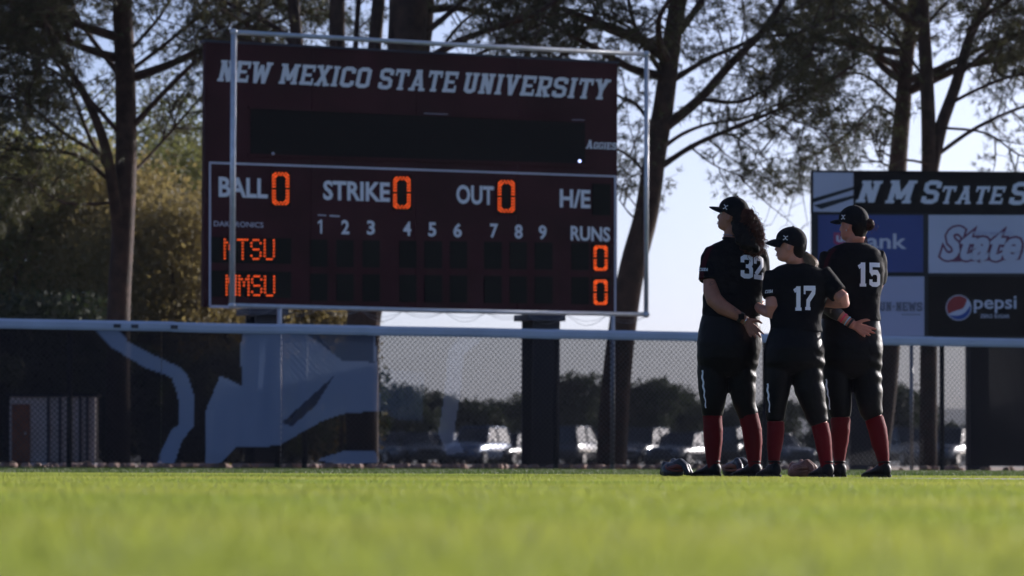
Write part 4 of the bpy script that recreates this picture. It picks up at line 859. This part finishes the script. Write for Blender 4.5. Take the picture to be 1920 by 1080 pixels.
def hand(mb, W, K, n, thumb, sc_=1.0, curls=(.25, .3, .35, .4), spread=1.0, lead=0):
    """W wrist, K middle knuckle, n palm normal (towards which fingers curl), thumb side vector"""
    W, K = Vector(W), Vector(K); d = (K-W).normalized(); n = Vector(n); n = (n-d*n.dot(d)).normalized(); t = Vector(thumb); t = (t-d*t.dot(d)-n*t.dot(n)).normalized()
    pl = (K-W).length; offs = (.029, .010, -.010, -.028); lens = (.068, .076, .070, .054)
    for i in range(4):
        base = K+t*offs[i]*sc_*spread-d*(.002, 0, .004, .012)[i]
        mb.tube([W+t*offs[i]*.55+d*.005, W.lerp(base, .5)+n*.002, base], [.0125*sc_, .0145*sc_, .0115*sc_], 8)
        dd = (d+t*(.16, .03, -.09, -.22)[i]*spread).normalized(); q = base.copy(); pts = [q.copy()-dd*.01]; ang = 0; L = lens[i]*sc_
        for f_, c_ in ((.46, .4), (.30, 1.0), (.24, .8)):
            ang += curls[i]*c_; v = dd*math.cos(ang)+n*math.sin(ang); pts.append(q.copy()); q = q+v*L*f_
        pts.append(q)
        mb.tube(pts, [.0098*sc_, .0096*sc_, .0086*sc_, .0080*sc_, .0050*sc_], 8); mb.ell(q, .006*sc_, .006*sc_, .006*sc_, 8, 5)
    tb = W+d*pl*.25+t*.022*sc_; q1 = tb+(d*.6+t*.75+n*.25).normalized()*.034*sc_; q2 = q1+(d*.75+t*.6+n*.1).normalized()*.028*sc_; q3 = q2+(d*.9+t*.35).normalized()*.022*sc_
    mb.tube([W+t*.008+d*.012, tb, q1, q2, q3], [.013*sc_, .0150*sc_, .0115*sc_, .0100*sc_, .0062*sc_], 8); mb.ell(q3, .0066*sc_, .0066*sc_, .0066*sc_, 8, 5)
    mb.ell(W.lerp(K, .38)+t*.018+n*.006, .016, .012, .020, 8, 6)
def ringloft(mb, rows, n=40, P_=None, ex=.9):
    """rows: (py, x_left_px, x_right_px, y_centre, y_half)"""
    rs = []
    for py, xl, xr, yc, yh in rows:
        c = P_((xl+xr)/2, py, yc); rx = (xr-xl)/2/S_
        rs.append([Vector((c.x+rx*math.copysign(abs(math.cos(a))**ex, math.cos(a)), c.y+yh*math.copysign(abs(math.sin(a))**ex, math.sin(a)), c.z)) for a in np.linspace(0, 2*math.pi, n+1)[:-1]])
    mb.rings(rs)
def shoe(par, heel, toe_dir, size=.25, lift=0):
    """heel point on the ground, direction of the toes"""
    d = Vector(toe_dir).normalized(); l = Vector((d.y, -d.x, 0)); h = Vector(heel)
    P_ = lambda f, s, z: h+d*f*size/.25+l*s+Vector((0, 0, z+lift))
    st = [(-.012, .022, .014, .075, .3), (.0, .034, .014, .098, .6), (.03, .037, .014, .105, .8), (.07, .036, .014, .092, .8), (.11, .038, .014, .070, .8), (.15, .044, .014, .055, .8), (.19, .046, .014, .046, .8), (.225, .038, .015, .036, .8), (.245, .018, .018, .026, .6)]
    mb = MB(); mb.rings([[P_(f, w*math.cos(a), z0+(z1-z0)*(.5+.5*math.sin(a))*(1 if math.sin(a) > 0 else 1)) if True else 0 for a in np.linspace(0, 2*math.pi, 21)[:-1]] for f, w, z0, z1, _ in st])
    o = mb.build('shoe', M_shoe, par, True)
    mb = MB(); rr = [(f, w*1.06, ) for f, w, *_ in st]; mb.rings([[P_(f, s*w, z) for s, z in ((-1, .010), (1, .010), (1, .024), (-1, .024))] for f, w in rr])
    mb.build('sole', M_sole, o)
    mb = MB()
    for f in (.015, .05, .16, .20):
        for s in (-.026, .026): mb.tube([P_(f, s, .012), P_(f, s*.9, .0)], [.008, .005], 6)
    mb.build('studs', M_sole, o)
    mb = MB()
    for i in range(5):
        f = .085+i*.018; z = .088-.010*i; mb.tube([P_(f, -.022, z-.006), P_(f, 0, z+.002), P_(f, .022, z-.006)], .003, 5)
    mb.build('laces', M_lace, o)
    mb = MB(); mb.tube([P_(.0+.036*math.cos(a)+.033, .033*math.sin(a), .104) for a in np.linspace(0, 6.283, 17)], .007, 6); mb.build('collar', M_shoe, o, True)
    return o
def person(label, px0, fy, D, skin_c, spec):
    foot = pt(px0, fy, D); t = thing('person', label, 'person', (foot.x, foot.y, 0), 'players standing in line with their backs to the camera')
    def P_(px, py, y=0.0): return Vector(((px-px0)/S_, y, (fy-py)/S_))
    sk = skinmat('skin_'+str(px0), skin_c)
    H = Head(P_(*spec['head'][:2], spec['head'][2]), *spec['head'][3:])
    b = MB(); H.skin(b)
    nx, ny, nyy = spec['neck']; b.tube([H.p(-.018, 0, -.045), H.p(-.030, 0, -.085), P_(nx, ny-6, nyy), P_(nx, ny+25, nyy)], [.053, .054, .057, .07], 24)
    J = spec['jersey']; ringloft(b, [(py, xl+5, xr-5, yc, yh-.018) for py, xl, xr, yc, yh in J[1:]], 32, P_)
    T = spec['hips']; ringloft(b, [(py, xl+5, xr-5, yc, yh-.018) for py, xl, xr, yc, yh in T], 32, P_)
    for leg in spec['legs']:
        b.tube([P_(x, y, d) for x, y, w, d in leg], [max(.02, w/2/S_-(.022 if y < 740 else .010)) for x, y, w, d in leg], 20)
        x, y, w, d = leg[-1]; h = P_(x, y, d); b.tube([Vector((h.x, h.y, .09)), Vector((h.x, h.y, .05)), Vector((h.x, h.y, .05))+Vector(spec['toe']).normalized()*.17-Vector((0, 0, .015))], [.032, .034, .022], 12)
    for arm in spec['arms']:
        pts = [P_(x, y, d) for x, y, w, d in arm['path']]; b.tube(pts, [w/2/S_*(.72, .86, 1)[min(i, 2)] for i, (x, y, w, d) in enumerate(arm['path'])], 20)
        if 'hand' in arm: hand(b, *[P_(*q) for q in arm['hand'][:2]], *arm['hand'][2:])
    me = remesh(b, .0052, 3); body = link('body', me, sk, t, True)
    H.details(body)
    # clothes
    j = MB(); ringloft(j, J, 48, P_)
    for sl_ in spec['sleeves']: j.tube([P_(x, y, d) for x, y, w, d in sl_], [w/2/S_ for x, y, w, d in sl_], 24)
    jm = remesh(j, .008, 3)
    wrinkle(jm, .0065, 7, 11, px0*.01, lambda c: .5*math.sin(c.z*34+c.x*14+3*noise.noise(c*5)) if c.z < 1.15 else 0)
    jer = link('jersey', jm, M_cloth, t, True); bv = bvh_of(jm)
    for s, q, shear in spec['numbers']:
        xl, tl, bl, xr, tr, br = q
        def f(u, v): px = xl+(xr-xl)*u; top = tl+(tr-tl)*u; bot = bl+(br-bl)*u; p_ = P_(px, bot+(top-bot)*v); return p_.x, p_.z
        project(block_text(s, shear, .10), f, bv, .003, 'number', M_num, jer)
    for s, q, shear in spec.get('patches', ()):
        xl, tl, bl, xr, tr, br = q
        def f(u, v): px = xl+(xr-xl)*u; top = tl+(tr-tl)*u; bot = bl+(br-bl)*u; p_ = P_(px, bot+(top-bot)*v); return p_.x, p_.z
        project(block_text(s, shear, .10, slab=False), f, bv, .003, 'sleeve_patch', M_num, jer, 2)
    for q in spec.get('stripes', ()):
        V = np.array([(P_(x, y).x, P_(x, y).z) for x, y in q]); n = len(V)//2; F = [(i, i+1, 2*n-2-i, 2*n-1-i) for i in range(n-1)]
        project([(V, F)], lambda u, v: (u, v), bv, .0025, 'shoulder_stripe', M_stripe, jer, 8)
    mb = MB(); mb.tube([P_(nx+spec['collar'][0]*math.cos(a), ny+spec['collar'][1]*math.cos(a), nyy+.066*math.sin(a)) for a in np.linspace(0, 6.283, 25)], .0085, 8); mb.build('collar', M_cloth, jer, True)
    tr = MB(); ringloft(tr, T, 48, P_)
    for leg in spec['legs']:
        seg = [q for q in leg if q[1] <= spec['knee']+12]; tr.tube([P_(x, y, d) for x, y, w, d in seg], [w/2/S_ for x, y, w, d in seg], 28)
    tm = remesh(tr, .008, 8); wrinkle(tm, .0032, 9, 12, px0*.02, lambda c: 1.0*math.sin(c.z*62+4*noise.noise(c*6)) * (1.3 if c.x > .09 else .1)*max(0, 1-abs(c.z-.68)/.4))
    tro = link('trousers', tm, M_pants, t, True); bv2 = bvh_of(tm)
    for q in spec.get('piping', ()):
        mb = MB(); pts = []
        for x, y in q:
            p_ = P_(x, y); o_ = Vector((p_.x, -1.2, p_.z)); h = bv2.ray_cast(o_, Vector((0, 1, 0)))
            if h[0] is not None: pts.append(h[0]+h[1]*.002)
        o2 = []
        for i in range(len(pts)-1):
            for k in range(5): o2.append(pts[i].lerp(pts[i+1], k/5)+Vector((.0035*math.sin((i*5+k)*1.3), 0, 0)))
        if len(o2) > 2: mb.tube(o2, [.006 if i < len(o2)*.6 else .004 for i in range(len(o2))], 6); mb.build('piping', M_num, tro)
    for leg in spec['legs']:
        seg = [q for q in leg if q[1] >= spec['knee']-4]; mb = MB(); pts = [P_(x, y, d) for x, y, w, d in seg]
        mb.tube(pts, [w/2/S_-.002 for x, y, w, d in seg], 28); sm = remesh(mb, .008, 3); wrinkle(sm, .002, 12, 20, 1); link('sock', sm, M_sock, t, True)
        x, y, w, d = leg[-1]; h = P_(x, y, d); shoe(t, (h.x-Vector(spec['toe']).normalized().x*.035, h.y-Vector(spec['toe']).normalized().y*.035, 0), spec['toe'])
    H.cap(t, spec.get('drop', 0))
    return t, P_, H, body
# --- the tall player with long curly hair, number 32
leg1 = lambda *r: [tuple(q) for q in r]
t, P_, H, body = person('tall player numbered 32 with long curly dark hair, leftmost of the three', 1367, 895, 24.16, (.34, .14, .085), dict(
    head=(1373, 402, 0, 22, 14, .93), neck=(1373, 447, .01), collar=(17, 2), toe=(-.55, .85, 0), knee=770,
    jersey=[(446, 1356, 1392, 0, .05), (453, 1340, 1404, 0, .075), (462, 1327, 1418, 0, .095), (480, 1321, 1432, -.0, .12), (510, 1322, 1437, -.005, .128), (540, 1322, 1434, 0, .122), (560, 1317, 1430, 0, .128), (580, 1316, 1427, 0, .128), (594, 1318, 1425, 0, .122)],
    hips=[(588, 1316, 1424, 0, .115), (610, 1311, 1426, 0, .125), (640, 1306, 1428, -.01, .135), (670, 1306, 1424, -.01, .13), (698, 1310, 1416, 0, .10), (706, 1318, 1408, 0, .07)],
    legs=[leg1((1336, 650, 54, 0), (1335.5, 700, 58, 0), (1337, 735, 54, 0), (1336.5, 756, 47, 0), (1336, 768, 43, .01), (1336, 780, 37, .01), (1337, 805, 38, .0), (1337, 830, 36, 0), (1337, 855, 29, 0), (1338, 872, 24, 0), (1338, 880, 22, 0)),
          leg1((1395, 650, 56, 0), (1390, 700, 56, 0), (1393, 735, 49, 0), (1396, 756, 43, 0), (1400, 768, 39, .01), (1404, 780, 38, .01), (1410, 805, 39, 0), (1412, 830, 36, 0), (1414, 855, 28, 0), (1414, 872, 24, 0), (1414, 880, 22, 0))],
    arms=[dict(path=[(1338, 480, 34, -.02), (1331, 520, 32, -.05), (1332, 545, 31, -.08), (1337, 562, 31, -.11), (1352, 577, 29, -.14), (1372, 588, 23, -.16), (1388, 597, 17, -.165), (1394, 601, 17, -.165)], hand=((1393, 600, -.165), (1409, 621, -.172), (-.1, -1, .1), (1, 0, .4), .98, (.35, .4, .55, .75))),
          dict(path=[(1424, 482, 32, .03), (1424, 530, 30, .08), (1420, 560, 26, .16), (1395, 530, 22, .24), (1375, 505, 18, .22)], hand=((1375, 506, .22), (1360, 500, .20), (0, -1, 0), (0, 0, 1)))],
    sleeves=[leg1((1340, 468, 36, 0), (1333, 485, 42, -.01), (1331, 505, 43, -.03), (1330, 522, 42, -.045), (1330, 527, 43, -.05)), leg1((1420, 468, 34, 0), (1424, 490, 38, .02), (1424, 515, 38, .05), (1424, 530, 38, .08))],
    numbers=[('3', (1386, 478, 522, 1409, 479, 523), 0), ('2', (1411, 479, 523, 1429, 481, 525), 0)], patches=[('CUSA', (1310, 502, 508, 1325, 503, 509), .25)],
    stripes=[[(1331, 460), (1322, 472), (1316, 488), (1311, 506), (1309, 524), (1317, 525), (1320, 506), (1325, 488), (1330, 473), (1337, 462)]],
    piping=[[(1316, 694), (1317, 712), (1319, 730), (1321, 748), (1324, 768)]]))
hm = MB(); H.back_hair(hm); ringloft(hm, [(398, 1382, 1402, -.03, .04), (420, 1370, 1409, -.07, .055), (440, 1372, 1413, -.10, .055), (460, 1380, 1420, -.12, .05), (470, 1396, 1422, -.13, .03), (474, 1402, 1416, -.135, .02)], 30, P_)
me = remesh(hm, .007, 2); wrinkle(me, .012, 30, 22, 3); hair = link('hair', me, M_hdark, t, True)
hm = MB(); strands(hm, 520, P_(1397, 394, -.05), P_(1413, 474, -.11), .042, .052, .0085, 7, 5, .0015, 40, .035); hm.build('curls', M_hmid, hair)
hm = MB(); strands(hm, 90, P_(1406, 415, -.04), P_(1424, 478, -.08), .03, .04, .012, 5, 8, .0011, 30, .03); hm.build('flyaway_curls', M_hmid, hair)
mb = MB(); mb.tube([P_(1389+13*math.cos(a)+1, 597+10*math.sin(a)*.2+(-.2)*0, -.165) for a in (0,)]*2, .001, 3) if False else None
def band(par, c, axis, r, w, m_, name, thick=.004):
    c = Vector(c); ax = Vector(axis).normalized(); e1 = ax.orthogonal().normalized(); e2 = ax.cross(e1); mb = MB(); rs = []
    for a in np.linspace(0, 2*math.pi, 25):
        d = e1*math.cos(a)+e2*math.sin(a); rs.append([c+d*(r+q)+ax*z for q, z in ((0, -w/2), (thick, -w/2), (thick, w/2), (0, w/2))])
    mb.rings(rs, cap=False); return mb.build(name, m_, par, False)
ax = P_(1394, 601, -.165)-P_(1372, 588, -.16)
w_ = band(t, P_(1386, 596, -.165), ax, .030, .024, M_band, 'wristwatch', .005)
mb = MB(); c = P_(1385, 595, -.165)+Vector((.004, -.034, -.0)); mb.box(c, .036, .010, .034); mb.build('watch_face', M_black, w_)
band(t, P_(1395, 602, -.165), ax, .028, .004, M_metal, 'bracelet', .0025)
mb = MB(); mb.tube([P_(1373+17.5*math.cos(a), 441+2.5*math.cos(a), .005+.060*math.sin(a)) for a in np.linspace(0, 6.283, 31)], .0022, 5); mb.build('necklace', M_metal, t)
bvb = bvh_of(body.data)
for cx, cy, r_ in ((1333, 531, 3.5), (1339, 529, 2.5), (1376, 581, 3), (1330, 534, 2)):
    for k in range(1):
        mb = MB(); q = []
        for a in np.linspace(0, 5.2, 12):
            p_ = P_(cx+(r_-k)*math.cos(a+k), cy+(r_-k)*.8*math.sin(a+k)); h = bvb.ray_cast(Vector((p_.x, -1, p_.z)), Vector((0, 1, 0)))
            if h[0] is not None: q.append(h[0]+Vector((0, -.0004, 0)))
        if len(q) > 3: mb.tube(q, .0012, 4); mb.build('tattoo', M_ink, body)
# --- the short player in the middle, number 17
t, P_, H, body = person('shortest player numbered 17 in the middle with light brown hair in a low ponytail', 1497, 893, 23.85, (.50, .21, .14), dict(
    head=(1482, 462, -.02, 8, 6, .91), neck=(1492, 500, -.0), collar=(20, 1), toe=(-.35, .94, 0), knee=783, drop=.022,
    jersey=[(495, 1474, 1512, 0, .05), (501, 1458, 1530, 0, .075), (508, 1447, 1545, 0, .095), (522, 1440, 1553, 0, .115), (545, 1440, 1552, 0, .12), (570, 1443, 1546, 0, .115), (590, 1444, 1541, 0, .118), (607, 1443, 1541, 0, .122), (622, 1445, 1541, 0, .12)],
    hips=[(614, 1446, 1538, 0, .115), (632, 1440, 1540, 0, .125), (652, 1434, 1544, -.01, .135), (680, 1432, 1546, -.01, .125), (692, 1434, 1545, 0, .10), (700, 1442, 1536, 0, .07)],
    legs=[leg1((1460, 660, 52, 0), (1459, 700, 55, 0), (1457, 735, 48, 0), (1456, 755, 40, 0), (1455, 772, 37, .01), (1455, 788, 33, .01), (1455, 810, 33, 0), (1453, 830, 31, 0), (1452, 850, 25, 0), (1452, 868, 19, 0), (1452, 879, 18, 0)),
          leg1((1518, 660, 56, 0), (1514, 700, 58, 0), (1518, 730, 56, 0), (1525, 755, 48, 0), (1531, 777, 42, .01), (1537, 792, 34, .01), (1541, 812, 34, 0), (1544, 832, 32, 0), (1547, 852, 27, 0), (1549, 870, 24, 0), (1549, 879, 22, 0))],
    arms=[dict(path=[(1450, 520, 30, -.02), (1447, 555, 28, -.04), (1448, 575, 27, -.05), (1447, 588, 22, -.04), (1437, 583, 21, .05), (1429, 577, 18, .16), (1425, 570, 14, .26)], hand=((1425, 570, .26), (1430, 560, .32), (0, 1, 0), (0, 0, 1))),
          dict(path=[(1544, 518, 30, -.0), (1562, 545, 28, -.05), (1577, 560, 26, -.08), (1581, 568, 22, -.07), (1566, 568, 21, -.01), (1548, 566, 18, .08), (1530, 560, 15, .18)], hand=((1530, 560, .18), (1515, 556, .20), (0, -1, 0), (0, 0, 1)))],
    sleeves=[leg1((1452, 514, 32, 0), (1447, 530, 34, -.02), (1446, 548, 34, -.035), (1447, 560, 34, -.045)), leg1((1540, 512, 36, 0), (1550, 526, 38, -.02), (1561, 542, 37, -.05), (1570, 552, 36, -.07))],
    numbers=[('1', (1485, 539, 584, 1500, 539, 584), 0), ('7', (1504, 538, 583, 1526, 538, 583), 0)], patches=[('CUSA', (1434, 546, 552, 1447, 545, 551), .25)],
    piping=[[(1439, 718), (1440, 735), (1442, 752), (1444, 776)]]))
hm = MB(); H.back_hair(hm); me = remesh(hm, .007, 2); wrinkle(me, .003, 60, 10, 3); hair = link('hair', me, M_hdark, t, True)
hm = MB(); strands(hm, 260, P_(1508, 474, -.01), P_(1528, 502, -.02), .010, .020, .003, 1.0, 15, .0010, 16, .030); strands(hm, 60, P_(1496, 480, -.02), P_(1512, 482, -.01), .018, .01, .003, .7, 19, .0009, 12, .01); strands(hm, 46, P_(1500, 484, .0), P_(1518, 500, -.03), .01, .03, .006, .8, 18, .0007, 12, .01); hm.build('ponytail', M_hlight, hair)
band(hair, P_(1510, 478, -.01), (1, 0, -1.1), .013, .014, M_band, 'hair_tie', .005)
# --- the player on the right, number 15
t, P_, H, body = person('player numbered 15 with dark hair in a bun and bracelets, rightmost of the three', 1600, 896, 24.22, (.50, .20, .13), dict(
    head=(1600, 418, 0, 34, 2, .93), neck=(1603, 458, .01), collar=(19, 1), toe=(-.5, .87, 0), knee=776, drop=.004,
    jersey=[(452, 1584, 1622, 0, .05), (458, 1566, 1636, 0, .075), (466, 1553, 1648, 0, .098), (482, 1545, 1656, 0, .12), (505, 1542, 1660, 0, .128), (530, 1541, 1656, 0, .122), (560, 1541, 1651, 0, .12), (580, 1540, 1649, 0, .122), (596, 1540, 1653, 0, .128), (602, 1541, 1653, 0, .126)],
    hips=[(592, 1541, 1649, 0, .115), (615, 1539, 1652, 0, .125), (645, 1539, 1655, -.01, .135), (675, 1540, 1655, -.01, .128), (698, 1545, 1652, 0, .10), (708, 1554, 1644, 0, .07)],
    legs=[leg1((1569, 655, 56, 0), (1570, 700, 58, 0), (1571.5, 735, 52, 0), (1574, 755, 47, 0), (1575, 770, 44, .01), (1576, 782, 39, .01), (1576, 805, 37, 0), (1575, 830, 32, 0), (1574, 852, 25, 0), (1574, 870, 19, 0), (1573, 880, 18, 0)),
          leg1((1625, 655, 58, 0), (1625, 700, 58, 0), (1628.5, 735, 53, 0), (1631, 755, 49, 0), (1634, 770, 43, .01), (1639, 782, 37, .01), (1646, 805, 37, 0), (1650, 830, 34, 0), (1655, 852, 26, 0), (1657, 868, 22, 0), (1657, 880, 20, 0))],
    arms=[dict(path=[(1552, 485, 32, -.02), (1546, 530, 30, -.05), (1545, 556, 29, -.08), (1549, 574, 28, -.11), (1562, 585, 25, -.14), (1578, 597, 19, -.155), (1590, 606, 17, -.16), (1596, 610, 17, -.16)], hand=((1595, 609, -.16), (1617, 620, -.166), (0, -1, .0), (.5, 0, 1), .98, (.25, .4, .6, .9))),
          dict(path=[(1650, 488, 32, .03), (1650, 520, 30, .09), (1646, 545, 26, .16), (1615, 530, 22, .24), (1595, 510, 18, .22)], hand=((1596, 512, .22), (1584, 506, .20), (0, -1, 0), (0, 0, 1)))],
    sleeves=[leg1((1556, 476, 36, 0), (1550, 495, 38, -.02), (1548, 520, 38, -.04), (1547, 545, 37, -.06)), leg1((1642, 474, 36, 0), (1648, 492, 36, .03), (1650, 512, 34, .06), (1649, 524, 33, .09))],
    numbers=[('1', (1605, 492, 537, 1621, 492, 537), 0), ('5', (1627, 492, 537, 1648, 492, 537), 0)],
    stripes=[[(1562, 464), (1552, 474), (1545, 488), (1541, 506), (1548, 507), (1552, 489), (1559, 476), (1568, 466)]],
    piping=[[(1548, 710), (1550, 728), (1553, 745), (1557, 772)]]))
hm = MB(); H.back_hair(hm); hm.ell(P_(1629, 419, -.03), .037, .037, .037, 16, 10); hm.ell(P_(1618, 418, -.02), .03, .03, .026, 14, 8); me = remesh(hm, .006, 2); wrinkle(me, .004, 60, 14, 5); hair = link('hair', me, M_hdark, t, True)
hm = MB()
R_ = random.Random(4)
for i in range(90):   # loops of the bun
    c = P_(1628, 419, -.03); a = R_.random()*6.28; tilt = Matrix.Rotation(R_.random()*3.14, 3, Vector((R_.gauss(0, 1), R_.gauss(0, 1), R_.gauss(0, 1)))); r_ = .035+.005*R_.random()
    hm.tube([c+tilt@Vector((r_*math.cos(a+u), r_*math.sin(a+u), 0)) for u in np.linspace(0, 3.5, 12)], .0010, 3)
strands(hm, 16, P_(1632, 416, -.03), P_(1640, 434, -.03), .02, .02, .008, 1.2, 12, .0007, 12, .01)
hm.build('loose_hair', M_hmid, hair)
hm = MB(); strands(hm, 110, P_(1614, 432, .0), P_(1622, 456, .0), .016, .016, .004, 1.2, 22, .0009, 12, .01); hm.build('nape_hair', mat('sun_tinted_nape_hair', (.12, .06, .03), .45, trans=.3), hair)  # nape strands: sunlight put into a lighter hair colour
ax = P_(1590, 606, -.16)-P_(1562, 585, -.14)
mb = MB(); mb.tube([P_(1551, 577, -.115), P_(1562, 586, -.142), P_(1572, 593, -.15)], [.0475, .0445, .038], 22); sl2 = mb.build('forearm_sleeve', M_band, t, True)
mb = MB(); mb.box(P_(1555, 584, -.175), .022, .006, .026); mb.build('patch', mat('khaki_patch', (.16, .14, .10), .7), sl2)
band(t, P_(1578, 597, -.156), ax, .030, .012, M_pink, 'pink_wristband', .004); band(t, P_(1585, 602, -.158), ax, .0285, .007, M_cyan, 'blue_wristband', .004); band(t, P_(1591, 606, -.16), ax, .0275, .014, M_band, 'black_wristband', .005)
for q in (P_(1581, 434, 0),):
    mb = MB(); mb.ell(H.p(.006, .080, -.046), .005, .004, .005, 8, 6); mb.build('earring', M_metal, t, True)
# ------------------------------------------------------------ gloves lying on the grass
def glove(label, px, D, s, rot, leather, lining, sagx=1.0):
    g = pt(px, 895, D); t = thing('softball_glove', label, 'glove', (g.x, g.y, 0), rz=math.radians(rot))
    mb = MB(); mb.ell((0, 0, .035*s), .075*s, .08*s, .050*s, 24, 14)
    for i in range(4):
        a = math.radians(62-38*i); d = Vector((math.cos(a)*.9, math.sin(a), 0))
        q = [Vector((0, 0, .07*s))+d*.02*s, d*.06*s+Vector((0, 0, .085*s)), d*.105*s+Vector((0, 0, .062*s)), d*.135*s+Vector((0, 0, .018*s))]
        mb.tube(q, [.022*s, .023*s, .021*s, .016*s], 10)
    d = Vector((-.35, .9, 0)); mb.tube([d*.03*s+Vector((0, 0, .06*s)), d*.08*s+Vector((0, 0, .07*s)), d*.12*s+Vector((0, 0, .02*s))], [.026*s, .025*s, .018*s], 10)
    me = remesh(mb, .0045, 2); wrinkle(me, .0025, 30, 30, px); o = link('shell', me, leather, t, True)
    mb = MB()
    for k in range(6):
        u = k/5; mb.tube([Vector((-.03+.02*k, .075, .085))*s+Vector((0, 0, .004)), Vector((-.035+.02*k, .105, .055))*s, Vector((-.045+.02*k, .125, .02))*s], .0022, 5)
    mb.build('web_lacing', M_lace if lining is None else lining, t)
    mb = MB(); mb.tube([Vector((math.cos(a)*.062, math.sin(a)*.05-.05, .055+.018*math.sin(a)))*s for a in np.linspace(0, 6.28, 19)], .006*s, 6); mb.build('wrist_binding', lining or leather, t, True)
    mb = MB(); mb.tube([Vector((-.055, -.07, .05))*s, Vector((0, -.088, .062))*s, Vector((.055, -.07, .05))*s], [.010*s, .013*s, .010*s], 8); mb.build('wrist_strap', lining or leather, t, True)
    t.scale = (1.12, 1.12, 1.35); return t
M_gb = mat('black_leather', (.014, .015, .022), .32, bump=.4, bscale=50); M_gt = mat('tan_leather', (.22, .10, .06), .45, var=.3, vscale=20, bump=.4, bscale=50); M_gr = mat('red_leather', (.16, .03, .02), .5)
glove('dark glove with a red patch lying left of the players', 1261, 24.3, .86, 15, M_gb, M_gr)
glove('black glove lying behind the feet of the tall player', 1377, 24.6, .92, -20, M_gb, M_gt)
glove('tan leather glove lying between the middle and right players', 1499, 24.2, .84, 10, M_gt, M_gt)
